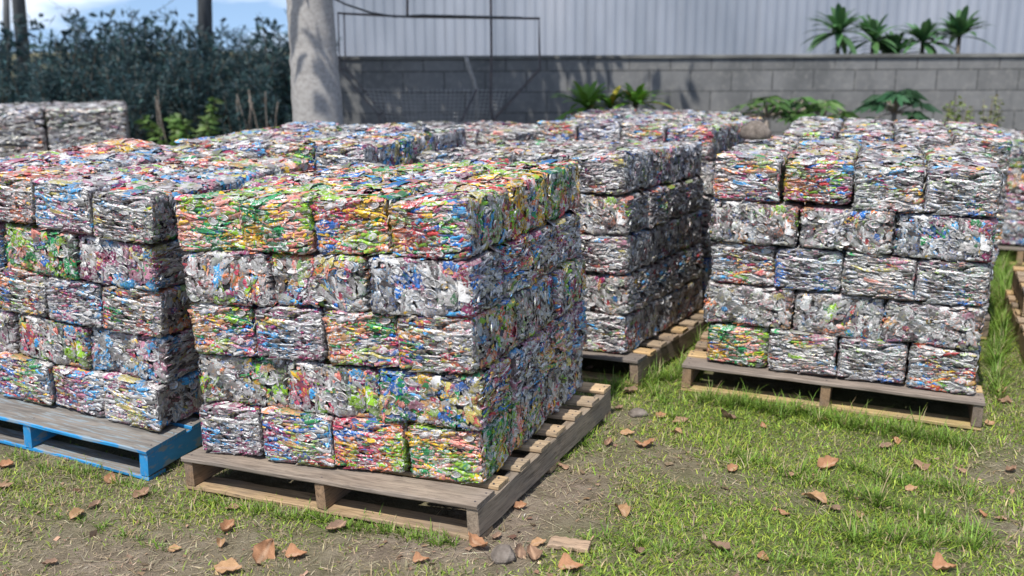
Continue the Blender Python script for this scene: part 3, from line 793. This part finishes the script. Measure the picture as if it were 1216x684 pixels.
# ------------------------------------------------------------------ stones and offcut
def stone(name, loc, dims, seed, label, group=None, rz=0):
    import bmesh
    bm = bmesh.new(); bmesh.ops.create_icosphere(bm, subdivisions=3, radius=1)
    for v in bm.verts:
        c = v.co.copy()
        f = 1 + .24 * mnoise.noise(c * 1.1 + Vector((seed, 0, 0))) + .10 * mnoise.noise(c * 3 + Vector((0, seed, 0))) + .04 * mnoise.noise(c * 8)
        c = c * f
        for nrm in (Vector((.3, -.8, .5)), Vector((-.7, .1, .7)), Vector((.8, .3, .4)), Vector((0, 0, 1))):
            nn = (nrm + Vector((math.sin(seed * 3 + nrm.x * 5), math.cos(seed * 2), .2)) * .35).normalized(); dd = c.dot(nn)
            if dd > .72: c -= nn * (dd - .72) * .85
        v.co = Vector((c.x * dims[0] / 2, c.y * dims[1] / 2, max(c.z, -.6) * dims[2] / 2))
    me = bpy.data.meshes.new(name); bm.to_mesh(me); bm.free(); me.materials.append(M_STONE)
    for p_ in me.polygons: p_.use_smooth = seed % 2 == 0
    o = obj(name, me, None, Matrix.Translation(loc) @ Matrix.Rotation(R(rz), 4, 'Z'))
    tag(o, label, 'stone', group); return o
gp = on_ground(598, 665); stone('stone', (gp.x, gp.y, gp.z + .02), (.085, .075, .065), 1, 'grey broken stone beside the central pallet corner')
gp = on_ground(757, 493); stone('stone', (gp.x, gp.y, gp.z + .012), (.09, .07, .05), 3, 'flat pale stone in grass between the pallets')
rp = from_px(897, 163, 1.165); stone('rock', (rp.x, rp.y, FR['F'].translation.z + PB + HS + .038), (.16, .12, .13), 2, 'brown rounded rock resting on top of the can bales')
gp = on_ground(390, 608)
op = on_ground(676, 651)
o = board('wood_offcut', .135, .055, .018, M_WOOD, None, (op.x, op.y, op.z + .014), R(-14), (.50, .36, .25, 1), 5, R(3))
tag(o, 'short brown wood offcut lying in grass near the stone', 'wood offcut')

# ------------------------------------------------------------------ wall, warehouse
import bmesh
def box_obj(name, dims, loc, mat, parent=None, segs=None):
    bm = bmesh.new(); bmesh.ops.create_cube(bm, size=1)
    for v in bm.verts: v.co = Vector((v.co.x * dims[0], v.co.y * dims[1], v.co.z * dims[2]))
    bmesh.ops.bevel(bm, geom=bm.edges[:], offset=min(dims) * .08, segments=1, affect='EDGES')
    me = bpy.data.meshes.new(name); bm.to_mesh(me); bm.free(); me.materials.append(mat)
    return obj(name, me, parent, Matrix.Translation(loc))
WY = 10.3
wl = from_px(372, 70, Y=WY)
wall = box_obj('block_wall', (14.0, .15, 1.50), (wl.x + 7.0, WY + .075, .75), M_WALL)
tag(wall, 'low grey concrete block wall with dark stains behind the stacks', 'wall')
cap = box_obj('coping', (14.04, .19, .035), (0, 0, .75 + .0175 + .001), mat_simple('stained_coping', [(.3, (.07,.07,.07)), (.55, (.16,.16,.15)), (.75, (.34,.34,.33))], (1.2, 4, 4), .9), wall)

wh = empty('warehouse', Matrix.Translation((3.5, 13.2, 0)))
tag(wh, 'pale grey corrugated metal warehouse behind the block wall', 'building')
def corrugated(width, height, pitch, depth):
    pr = []; n = int(width / pitch)
    for q in range(n + 1):
        x0 = -width / 2 + q * pitch
        pr += [(x0, 0), (x0 + pitch * .35, 0), (x0 + pitch * .5, depth), (x0 + pitch * .85, depth)]
    V = [];F = []
    for (px_, d_) in pr: V.append((px_, d_, 0)); V.append((px_, d_, height))
    for q in range(len(pr) - 1): F.append((2*q, 2*q+2, 2*q+3, 2*q+1))
    me = bpy.data.meshes.new('wall_sheet'); me.from_pydata(V, [], F); me.materials.append(M_SHEET); return me
obj('wall_sheet', corrugated(12.2, 4.6, .13, .012), wh, Matrix.Translation((0, 0, .25)))
pb = box_obj('plinth', (12.2, .25, .32), (0, .12, .16), M_WALL, wh)
rm = bpy.data.meshes.new('roof'); rm.from_pydata([(-6.3, -.35, 4.72), (6.3, -.35, 4.72), (6.3, 5, 6.0), (-6.3, 5, 6.0), (-6.3, -.35, 4.80), (6.3, -.35, 4.80), (6.3, 5, 6.08), (-6.3, 5, 6.08)], [],
     [(0, 3, 2, 1), (4, 5, 6, 7), (0, 1, 5, 4), (1, 2, 6, 5), (2, 3, 7, 6), (3, 0, 4, 7)]); rm.materials.append(M_SHEET)
obj('roof', rm, wh)
box_obj('side_wall', (.06, 5.2, 4.5), (-6.13, 2.65, 2.5), M_SHEET, wh); box_obj('gutter', (12.4, .12, .1), (0, -.40, 4.68), M_SHEET, wh)

# ------------------------------------------------------------------ tubes
def tube_mesh(paths, name, mat, sides=6):
    """paths: list of (points, radii)"""
    V, F = [], []
    for pts, rad in paths:
        pts = [Vector(p_) for p_ in pts]
        if not hasattr(rad, '__len__'): rad = [rad] * len(pts)
        b0 = len(V)
        for q, p_ in enumerate(pts):
            d_ = (pts[min(q + 1, len(pts) - 1)] - pts[max(q - 1, 0)]).normalized()
            a = d_.cross(Vector((.3, .9, .2))).normalized(); b = d_.cross(a)
            for s_ in range(sides):
                an = s_ / sides * 2 * math.pi
                V.append(p_ + (a * math.cos(an) + b * math.sin(an)) * rad[q])
        for q in range(len(pts) - 1):
            for s_ in range(sides):
                F.append((b0 + q*sides + s_, b0 + q*sides + (s_+1) % sides, b0 + (q+1)*sides + (s_+1) % sides, b0 + (q+1)*sides + s_))
        F.append(tuple(b0 + s_ for s_ in range(sides))[::-1]); F.append(tuple(b0 + (len(pts)-1)*sides + s_ for s_ in range(sides)))
    me = bpy.data.meshes.new(name); me.from_pydata([tuple(v) for v in V], [], F); me.materials.append(mat)
    for p_ in me.polygons: p_.use_smooth = len(p_.vertices) == 4
    return me

# wire cage: an octagonal welded frame with mesh skin
cy_ = 9.3
def P(u, v, Y=cy_): return from_px(u, v, Y=Y)
cage = empty('wire_cage', Matrix.Translation((P(525, 100).x, cy_, 0)))
tag(cage, 'rusty octagonal wire mesh cage standing before the block wall', 'wire cage')
ox = P(525, 100).x
def lp(u, v, dy=0): q = P(u, v); return Vector((q.x - ox, dy, q.z))
ring = [(405, 16), (486, 20), (640, 22), (641, 82), (588, 140), (562, 210), (478, 210), (452, 135), (407, 82)]
for dy in (-.16, .16):
    pts = [lp(u, v, dy) for u, v in ring]
    obj('frame_ring', tube_mesh([(pts + [pts[0]], .007)], 'frame_ring', M_STEEL), cage)
tb = []
for (u, v) in ring: tb.append(([lp(u, v, -.16), lp(u, v, .16)], .008))
obj('cross_tie', tube_mesh(tb, 'cross_tie', M_STEEL), cage)
obj('strut', tube_mesh([([lp(583, -30, -.17), lp(584, 60, -.17), lp(583, 125, -.17), lp(590, 165, -.17)], .012)], 'strut', M_STEEL), cage)
obj('strut', tube_mesh([([lp(567, 105, -.19), lp(540, 160, -.19), lp(520, 215, -.19)], .010)], 'strut', M_STEEL), cage)
obj('strut', tube_mesh([([lp(486, -30, -.17), lp(486, 22, -.17)], .012)], 'strut', M_STEEL), cage)
pts = [lp(u, v, .15) for u, v in [(425, 108), (452, 135), (478, 210), (562, 210), (588, 140), (612, 108)]]
def inside(u, v):
    poly = [(424, 106), (610, 106), (588, 140), (562, 210), (478, 210), (452, 137)]
    c = False; j = len(poly) - 1
    for i in range(len(poly)):
        (x1, y1), (x2, y2) = poly[i], poly[j]
        if (y1 > v) != (y2 > v) and u < (x2 - x1) * (v - y1) / (y2 - y1) + x1: c = not c
        j = i
    return c
wires = []
def runs(f, n_):
    run = []
    for q in range(n_):
        u, v = f(q)
        if inside(u, v): run.append((u, v))
        else:
            if len(run) > 1: wires.append(([lp(a, b, .15 + .02 * math.sin(a * .05)) for a, b in run[::3] + [run[-1]]], .0028))
            run = []
    if len(run) > 1: wires.append(([lp(a, b, .15 + .02 * math.sin(a * .05)) for a, b in run[::3] + [run[-1]]], .0028))
for v0 in np.arange(108, 210, 4.5): runs(lambda q, v0=v0: (420 + q * 2, v0 + .02 * (q * 2 - 90) + 1.5 * math.sin(q * .05)), 98)
for u0 in np.arange(424, 612, 5.5): runs(lambda q, u0=u0: (u0 + (q * 1.2) * (517 - u0) * .0030, 106 + q * 1.2), 88)
obj('wire_mesh', tube_mesh(wires, 'wire_mesh', M_WIRE, 4), cage)
cab = tube_mesh([([from_px(392, -4, Y=8.6), from_px(410, 5, Y=8.6), from_px(440, 15, Y=8.7), from_px(470, 20, Y=8.9), from_px(500, 18, Y=9.1), from_px(620, 21, Y=9.13)], .009)], 'cable', M_POLE)
tag(obj('cable', cab), 'thin dark cable sagging from the trunk to the wire cage', 'cable')
pp = [from_px(553, 66, Y=9.5), from_px(556, 78, Y=9.5), from_px(562, 94, Y=9.52), from_px(566, 108, Y=9.55), from_px(567, 180, Y=9.6)]
tag(obj('bent_branch', tube_mesh([(pp, [.02, .022, .02, .016, .014])], 'bent_branch', M_BARK)), 'pale bent dead branch sticking up behind the wire cage', 'branch')

# ------------------------------------------------------------------ foliage toolkit
def leaf_quads(cen, dirs, L, W, col, r, droop=.2):
    """pointed leaves: 2 segments (2 quads) each; dirs unit vectors"""
    n = len(cen)
    d_ = dirs / (np.linalg.norm(dirs, axis=1, keepdims=True) + 1e-9)
    up = r.normal(0, 1, (n, 3)); s = np.cross(d_, up); s /= np.linalg.norm(s, axis=1, keepdims=True) + 1e-9
    t = np.array([0, .45, 1.0]); wv = np.array([.25, 1.0, .06])
    pts = cen[:, None] + d_[:, None] * (L[:, None] * t)[..., None]
    pts[..., 2] -= droop * L[:, None] * t ** 2
    off = s[:, None] * (W[:, None] * wv / 2)[..., None]
    V = np.stack([pts - off, pts + off], 2).reshape(-1, 3)
    b = (np.arange(n) * 6)[:, None] + np.array([0, 2])[None]
    F = np.stack([b, b + 1, b + 3, b + 2], -1).reshape(-1, 4)
    return V, F, np.repeat(col, 6, axis=0)

def crown_obj(parts, parent, name='crown', mat=None, mw=None):
    V, F, Cc = join(parts)
    return obj(name, mesh_np(name, V, F, mat or M_FOL, False, {'Col': ('FLOAT_COLOR', 'POINT', Cc)}), parent, mw)

# the big tree whose pale trunk stands behind the stacks
tp = from_px(376, 138, Y=7.6)
tree = empty('tree', Matrix.Translation((tp.x, 7.6, 0)))
tag(tree, 'broad-leaved tree with a smooth pale mottled trunk behind the stacks', 'tree')
zz = [0, .25, .6, 1.0, 1.6, 2.4, 3.3, 4.2]
zz = list(np.linspace(0, 4.2, 64)); rT = np.random.default_rng(9)
tr = [( .015 * math.sin(z_ * 2), .01 * math.cos(z_ * 3), float(z_)) for z_ in zz]
trad = [float(np.interp(z_, [0, .25, .6, 1.0, 1.6, 2.4, 3.3, 4.2], [.27, .225, .205, .195, .175, .165, .150, .12]) + rT.normal(0, .0022) - (.006 if q_ % 7 == 3 else 0)) for q_, z_ in enumerate(zz)]
pl = []
def ring_tube(zs, rs):
    out = []
    return out
obj('trunk', tube_mesh([(tr, trad)], 'trunk', M_BARK, 24), tree)
r = np.random.default_rng(5); lb = []; tips = []
for q in range(8):
    an = q / 8 * 6.28 + r.uniform(-.3, .3); z0 = r.uniform(3.2, 4.2); ln = r.uniform(1.4, 2.4); el = r.uniform(.35, .9)
    p_ = Vector((0, 0, z0)); path = [p_.copy()]
    for s_ in range(5):
        el2 = el + .1 * s_ * r.normal(0, 1); an += r.normal(0, .15)
        p_ = p_ + Vector((math.cos(an) * math.cos(el2), math.sin(an) * math.cos(el2), math.sin(el2))) * ln / 5; path.append(p_.copy())
        if s_ >= 1: tips.append(p_.copy())
    lb.append((path, [.07, .055, .045, .035, .025, .012]))
obj('limb', tube_mesh(lb, 'limb', M_BARK, 8), tree)
parts = []
for t_ in tips:
    n = 230; c = np.array(t_) + r.normal(0, 1, (n, 3)) * np.array([.42, .42, .28]); c[:, 2] = np.maximum(c[:, 2], 3.1)
    parts.append(leaf_quads(c, r.normal(0, 1, (n, 3)), r.uniform(.12, .22, n), r.uniform(.07, .12, n), col4((.07, .13, .025), n, .3, r), r, .3))
crown_obj(parts, tree)

# hedge of dark feathery shrubs, each a thing
def feathery(seed, H_=2.2, W_=1.5):
    r = np.random.default_rng(seed); parts = []; stems = []
    for q in range(26):
        a = r.uniform(0, 6.28); rr = abs(r.normal(0, .40)) * W_ * .6; top = H_ * (1 - .45 * (rr / W_) ** 1.2) * r.uniform(.72, 1.06)
        bx, by = rr * math.cos(a), rr * math.sin(a)
        lean = r.normal(0, .10, 2)
        m = 10
        ts = np.linspace(.05, 1, m); pts = [Vector((bx * (.4 + .6 * t_) + lean[0] * top * t_ ** 2, by * (.4 + .6 * t_) + lean[1] * top * t_ ** 2, top * t_)) for t_ in ts]
        stems.append((pts, [.018 * (1 - .85 * t_) for t_ in ts]))
        n = 380
        t_ = r.random(n) ** .75; c = np.array([[bx * (.4 + .6 * k_) + lean[0] * top * k_ ** 2, by * (.4 + .6 * k_) + lean[1] * top * k_ ** 2, top * k_] for k_ in t_])
        sp_ = .24 * (1 - .82 * t_)[:, None]
        dirs = np.stack([r.normal(0, .8, n), r.normal(0, .8, n), r.uniform(.1, 1.5, n)], 1)
        c = c + r.normal(0, 1, (n, 3)) * sp_ * np.array([1, 1, .5])
        parts.append(leaf_quads(c, dirs, r.uniform(.06, .15, n), r.uniform(.008, .02, n), col4((.030, .062, .068), n, .5, r), r, .15))  # bluish distance haze is mixed into this leaf colour
    V, F, Cc = join(parts)
    return mesh_np('crown', V, F, M_FOL, False, {'Col': ('FLOAT_COLOR', 'POINT', Cc)}), tube_mesh(stems, 'stem', M_DARKBARK, 5)
FE = [feathery(s_) for s_ in (1, 2, 3, 4)]
hedge = [(-10, 48, 12.2), (30, 70, 12.8), (78, 40, 12.0), (122, 26, 12.5), (160, 22, 11.8), (200, 34, 12.4), (238, 28, 12.0), (282, 40, 12.6), (318, 30, 11.9), (352, 36, 12.3), (60, 72, 11.4), (225, 66, 11.3), (300, 74, 11.3), (150, 70, 11.2)]
for q, (u, vt, Yd) in enumerate(hedge):
    top = from_px(u, vt - 1, Y=Yd); sc = top.z / 2.2
    o = empty('shrub', Matrix.Translation((top.x, Yd, 0)) @ Matrix.Rotation(q * 1.7, 4, 'Z') @ Matrix.Diagonal((max(sc, .75), max(sc, .75), sc, 1)))
    side = ['leftmost', 'second', 'third', 'fourth', 'fifth', 'sixth', 'seventh', 'eighth', 'ninth', 'last'][q] if q < 10 else None
    if side: tag(o, f'tall dark feathery shrub in the hedge row, {side} from the photo\'s left', 'shrub', 'dark feathery shrubs along the hedge')
    else: tag(o, ['shorter dark shrub in front of the hedge, above the silver bales', 'shorter dark shrub in front of the hedge, by the lit sapling', 'shorter dark shrub in front of the hedge, beside the pale trunk', 'shorter dark shrub in front of the hedge, right of silver bales'][q - 10], 'shrub', 'dark feathery shrubs along the hedge')
    cm, sm = FE[q % 4]; obj('crown', cm, o); obj('stem', sm, o)
# distant tree belt behind the hedge (reads as one mass)
r = np.random.default_rng(12); parts = []
for q in range(90):
    cx_ = r.uniform(-15, -2.6); n = 160; c = np.stack([cx_ + r.normal(0, .45, n), 14.2 + r.normal(0, .5, n), r.uniform(0, r.uniform(1.6, 2.15), n)], 1)
    parts.append(leaf_quads(c, r.normal(0, 1, (n, 3)), r.uniform(.1, .2, n), r.uniform(.04, .08, n), col4((.02, .042, .045), n, .35, r), r, .2))  # blue tint in the leaf colour stands in for haze in the air
tag(crown_obj(parts, None, 'undergrowth'), 'dense dark undergrowth filling the gaps behind the hedge shrubs', 'undergrowth', kind='stuff')

# lit sapling before the hedge, dead stems
def sapling(u, v0, v1, Yd, name, label, seed, leafc, nst=5, spread=.16, n_=200, ll=(.05, .1), lw=(.03, .05), group=None, cat='plant'):
    r = np.random.default_rng(seed); b = from_px(u, v1, Y=Yd); t_ = from_px(u, v0, Y=Yd)
    o = empty(name, Matrix.Translation((b.x, Yd, 0))); tag(o, label, cat, group)
    H_ = t_.z; st = []; parts = []
    for q in range(nst):
        h = H_ * r.uniform(.8, 1.0); dx, dy = r.normal(0, spread, 2)
        path = [Vector((dx * k_ ** 1.4 + .02 * math.sin(k_ * 5 + q), dy * k_ ** 1.4, h * k_)) for k_ in np.linspace(0, 1, 7)]
        st.append((path, [.011 * (1 - .8 * k_) for k_ in np.linspace(0, 1, 7)]))
        n = n_ // nst; kk = r.uniform(.5, 1, n)
        c = np.stack([dx * kk ** 1.4, dy * kk ** 1.4, h * kk], 1)
        parts.append(leaf_quads(c, np.stack([r.normal(0, 1, n), r.normal(0, 1, n), r.uniform(0, .9, n)], 1), r.uniform(*ll, n), r.uniform(*lw, n), col4(leafc, n, .3, r), r, .3))
    obj('stem', tube_mesh(st, 'stem', M_DARKBARK, 5), o); crown_obj(parts, o, 'foliage'); return o
sapling(233, 118, 168, 10.4, 'sapling', 'small sunlit green sapling in front of the dark hedge', 3, (.10, .17, .05), 6, .22, 500, (.07, .14), (.03, .06))
sapling(205, 150, 168, 10.0, 'sapling', 'low green seedling left of the sunlit sapling', 4, (.10, .18, .04), 4, .12, 140, (.06, .11), (.03, .06))
def dead_stems(u, v0, Yd, label, seed, n_=4):
    r = np.random.default_rng(seed); t_ = from_px(u, v0, Y=Yd); pths = []
    for q in range(n_):
        dx = r.normal(0, .14); h = t_.z * r.uniform(.85, 1)
        pths.append(([Vector((dx * .3 + (dx - .1) * k_ ** 2 + .03 * math.sin(k_ * 6 + q), r.normal(0, .01), h * k_)) for k_ in np.linspace(0, 1, 8)], [.012 * (1 - .7 * k_) for k_ in np.linspace(0, 1, 8)]))
    tag(obj('dead_stems', tube_mesh(pths, 'dead_stems', mat_dead, 5), None, Matrix.Translation((t_.x, Yd, 0))), label, 'dead plant', 'bare dead stems before the hedge')
mat_dead = mat_simple('dead_stem', [(.3, (.16,.13,.11)), (.7, (.34,.29,.25))], (20, 20, 5), .9)
dead_stems(192, 104, 10.9, 'bare dead stems right of the big silver bales', 1, 3)
dead_stems(288, 104, 10.9, 'bare dead stems between the sapling and pale trunk', 2, 5)
dead_stems(320, 108, 10.8, 'thin bare stems just left of the pale trunk', 6, 3)

# rosette plants
def rosette(u, v, Yd, size, label, seed, col, n_leaf=18, blade=.14, lobes=1, trunk=True, vb=None, yellow=0, group='green plants by the block wall', cat='plant', name='plant', z0=0, el0=(-.1, 1.2)):
    r = np.random.default_rng(seed); c = from_px(u, v, Y=Yd)
    o = empty(name, Matrix.Translation((c.x, Yd, z0))); tag(o, label, cat, group)
    Hc = c.z - z0; parts = []; pet = []
    for q in range(n_leaf):
        an = q * 2.4 + r.uniform(-.3, .3); el = r.uniform(*el0)
        d_ = np.array([math.cos(an) * math.cos(el), math.sin(an) * math.cos(el), math.sin(el)]); ln = size * r.uniform(.75, 1.1)
        base = np.array([0, 0, Hc])
        cc_ = (.50, .40, .04) if q < yellow else col
        if lobes == 1:      # one strap leaf with arch, 5 segments
            m = 6; t_ = np.linspace(0, 1, m); side = np.cross(d_, [0, 0, 1.0]); side /= np.linalg.norm(side)
            pts = base + d_[None] * (ln * t_)[:, None]; pts[:, 2] -= .35 * ln * t_ ** 2.2
            wv = blade * size * np.array([.35, .8, 1, .9, .6, .05])
            fold = np.array([0, 0, 1.0]) * .25
            L_ = pts - side * wv[:, None] / 2 + fold * wv[:, None] / 2; R_ = pts + side * wv[:, None] / 2 + fold * wv[:, None] / 2
            V = np.stack([L_, pts, R_], 1).reshape(-1, 3)
            F = [[3*a+b, 3*a+b+1, 3*a+b+4, 3*a+b+3] for a in range(m - 1) for b in range(2)]
            parts.append((V, np.array(F), col4(cc_, 1, .2, r).repeat(len(V), 0)))
        else:               # petiole and a hand of lobes
            pl_ = ln * .55; tip = base + d_ * pl_ - np.array([0, 0, .1 * pl_])
            pet.append(([Vector(base), Vector(base + d_ * pl_ * .5), Vector(tip)], [.010, .007, .005]))
            side = np.cross(d_, [0, 0, 1.0]); side /= np.linalg.norm(side); fw = d_ * np.array([1, 1, .2]); fw[2] -= .25
            hand = col4(cc_, 1, .25, r)
            for k_ in range(lobes):
                a = (k_ / (lobes - 1) - .5) * 3.6; dd = fw * math.cos(a) + side * math.sin(a)
                lv = leaf_quads(tip[None], dd[None], np.array([ln * .5 * (1 - .25 * abs(a) / 1.8)]), np.array([blade * size]), hand, r, .25)
                parts.append(lv)
    crown_obj(parts, o, 'leaves')
    st = [([Vector((0, 0, 0)), Vector((.01, 0, Hc * .5)), Vector((0, 0, Hc))], [.035, .028, .022])]
    obj('stem', tube_mesh(st + pet, 'stem', M_DARKBARK if lobes == 1 else mat_dead, 6), o)
    return o
GB = (.12, .25, .03); GD = (.045, .10, .035)
rosette(697, 128, 9.2, .42, 'bright green rosette plant left of the yellow leaves', 1, GB, 34, .16)
rosette(725, 127, 9.3, .36, 'bright green plant with yellow leaves at its heart', 2, GB, 24, .16, yellow=5)
rosette(755, 124, 9.2, .38, 'bright green rosette plant at the right end of its row', 3, GB, 34, .16, yellow=2)
rosette(910, 140, 9.4, .40, 'dark green plant on the wall foot, left of three', 4, (.07, .15, .04), 15, .12, 5, el0=(.1, 1.3))
rosette(942, 138, 9.5, .42, 'dark green hand-leaved plant, middle of three by the wall', 5, (.06, .13, .035), 16, .12, 5, el0=(.1, 1.3))
rosette(978, 142, 9.3, .36, 'dark green hand-leaved plant, right of three by the wall', 6, (.08, .16, .04), 14, .12, 5, el0=(0, 1.3))
rosette(1062, 134, 9.4, .42, 'deep green hand-leaved plant standing alone by the wall', 7, (.035, .09, .04), 22, .14, 7, el0=(-.1, 1.3))
for q, (u, v, sz) in enumerate([(996, 34, .50), (1037, 42, .46), (1096, 44, .46), (1139, 38, .50), (1062, 62, .46)]):
    rosette(u, v + 6, 11.0, sz, ['spiky palm-like plant above the wall, leftmost', 'spiky palm-like plant above the wall, second from left', 'spiky palm-like plant above the wall, fourth from left',
            'spiky palm-like plant above the wall, rightmost', 'low bushy palm-like plant above the wall, middle of the row'][q], 20 + q, (.06, .14, .05), 36, .17, group='spiky plants above the block wall', el0=(-.3, 1.4))
sapling(1135, 112, 152, 9.2, 'weed', 'spindly yellow-green weed at the wall, left of two', 31, (.20, .25, .07), 9, .13, 420, (.03, .06), (.015, .03), 'spindly weeds by the wall', 'weed')
sapling(1178, 112, 152, 9.2, 'weed', 'spindly greyish weed at the wall, right of two', 32, (.20, .22, .10), 8, .11, 300, (.03, .06), (.012, .028), 'spindly weeds by the wall', 'weed')

# utility poles
def pole(u0, v0, u1, Yd, h, rad, label, arms=True):
    b = from_px(u1, 108, Y=Yd); t_ = from_px(u0, v0, Y=Yd)
    dx = (t_.x - b.x) / max(.1, t_.z - b.z)
    o = empty('utility_pole', Matrix.Translation((b.x - dx * b.z, Yd, 0))); tag(o, label, 'pole', 'utility poles behind the hedge')
    obj('shaft', tube_mesh([([Vector((0, 0, 0)), Vector((dx * h * .5, 0, h * .5)), Vector((dx * h, 0, h))], [rad * 1.2, rad, rad * .8])], 'shaft', M_POLE, 10), o)
    if arms:
        a = box_obj('crossarm', (1.6, .09, .11), (dx * (h - .4), -rad - .05, h - .4), M_POLE, o)
        for s_ in (-.7, 0, .7): obj('insulator', tube_mesh([([Vector((s_, 0, .05)), Vector((s_, 0, .12)), Vector((s_, 0, .18))], [.02, .045, .02])], 'insulator', M_STONE, 8), a)
pole(22, 0, 31, 17, 7, .10, 'grey utility pole rising near the left edge of the sky')
pole(243, 0, 245, 13.2, 7, .085, 'dark utility pole rising behind the middle of the hedge')
pole(8, 40, 9, 26, 4.2, .09, 'short far pole at the extreme left', False)
wp = [from_px(22 + 221 * t_, -30 + 60 * math.sin(t_ * 3.14) , Y=17 - 3.8 * t_) for t_ in np.linspace(0, 1, 10)]
tag(obj('overhead_wire', tube_mesh([(wp, .004)], 'overhead_wire', M_POLE, 5)), 'thin overhead wire sagging between the two utility poles', 'wire')

# ------------------------------------------------------------------ light, sky, camera
SUN_EL, SX, SY = 61.0, -.47, -.883
az = math.atan2(SX, SY)      # direction towards the sun, measured from +y
world = bpy.data.worlds.new('World'); bpy.context.scene.world = world; world.use_nodes = True
wt = world.node_tree; bg = wt.nodes['Background']
sky = wt.nodes.new('ShaderNodeTexSky'); sky.sky_type = 'NISHITA'; sky.sun_disc = False
sky.sun_elevation = R(SUN_EL); sky.sun_rotation = az % (2 * math.pi); sky.air_density = 1.0; sky.dust_density = .5; sky.ozone_density = 1.5
tcw = wt.nodes.new('ShaderNodeTexCoord'); va = wt.nodes.new('ShaderNodeVectorMath'); va.operation = 'ADD'; va.inputs[1].default_value = (0, 0, .20); wt.links.new(tcw.outputs['Generated'], va.inputs[0]); wt.links.new(va.outputs[0], sky.inputs[0]); mp = wt.nodes.new('ShaderNodeMapping'); mp.inputs['Scale'].default_value = (.8, .8, 3.2); mp.inputs['Location'].default_value = (.35, 0, .1)
nz_ = wt.nodes.new('ShaderNodeTexNoise'); nz_.inputs['Scale'].default_value = 5; nz_.inputs['Detail'].default_value = 6; nz_.inputs['Roughness'].default_value = .55
rp_ = wt.nodes.new('ShaderNodeValToRGB'); rp_.color_ramp.elements[0].position = .49; rp_.color_ramp.elements[1].position = .72
mxw = wt.nodes.new('ShaderNodeMix'); mxw.data_type = 'RGBA'; mxw.inputs[7].default_value = (9.0, 9.2, 9.6, 1)
wt.links.new(tcw.outputs['Generated'], mp.inputs[0]); wt.links.new(mp.outputs[0], nz_.inputs[0]); wt.links.new(nz_.outputs[0], rp_.inputs[0])
wt.links.new(rp_.outputs[0], mxw.inputs[0]); wt.links.new(sky.outputs[0], mxw.inputs[6]); wt.links.new(mxw.outputs[2], bg.inputs[0])
bg.inputs[1].default_value = .14
sl = bpy.data.lights.new('sun', 'SUN'); sl.energy = 4.2; sl.angle = R(.5); sl.color = (1, .955, .88)
so = bpy.data.objects.new('sun', sl); C.objects.link(so)
sd = Vector((SX * math.cos(R(SUN_EL)), SY * math.cos(R(SUN_EL)), math.sin(R(SUN_EL))))
so.rotation_euler = sd.to_track_quat('Z', 'Y').to_euler(); so.location = (-3, -4, 9)

cd = bpy.data.cameras.new('camera'); cam = bpy.data.objects.new('camera', cd); C.objects.link(cam)
cam.location = (0, 0, CH); cam.rotation_mode = 'XYZ'
cam.matrix_world = Matrix.Translation((0, 0, CH)) @ Matrix.Rotation(R(90 - CP), 4, 'X') @ Matrix.Rotation(R(CR), 4, 'Z')
cd.sensor_width = 36; cd.lens = CF / 1216 * 36; cd.clip_start = .05; cd.clip_end = 2000
cd.dof.use_dof = True; cd.dof.focus_distance = 3.65; cd.dof.aperture_fstop = 1.9
bpy.context.scene.camera = cam
sc = bpy.context.scene
sc.view_settings.view_transform = 'Standard'; sc.view_settings.look = 'None'; sc.view_settings.exposure = 0.45; sc.view_settings.gamma = 1
try: sc.cycles.use_denoising = True
except Exception: pass
sc.cycles.max_bounces = 6; sc.cycles.glossy_bounces = 3; sc.cycles.transmission_bounces = 2
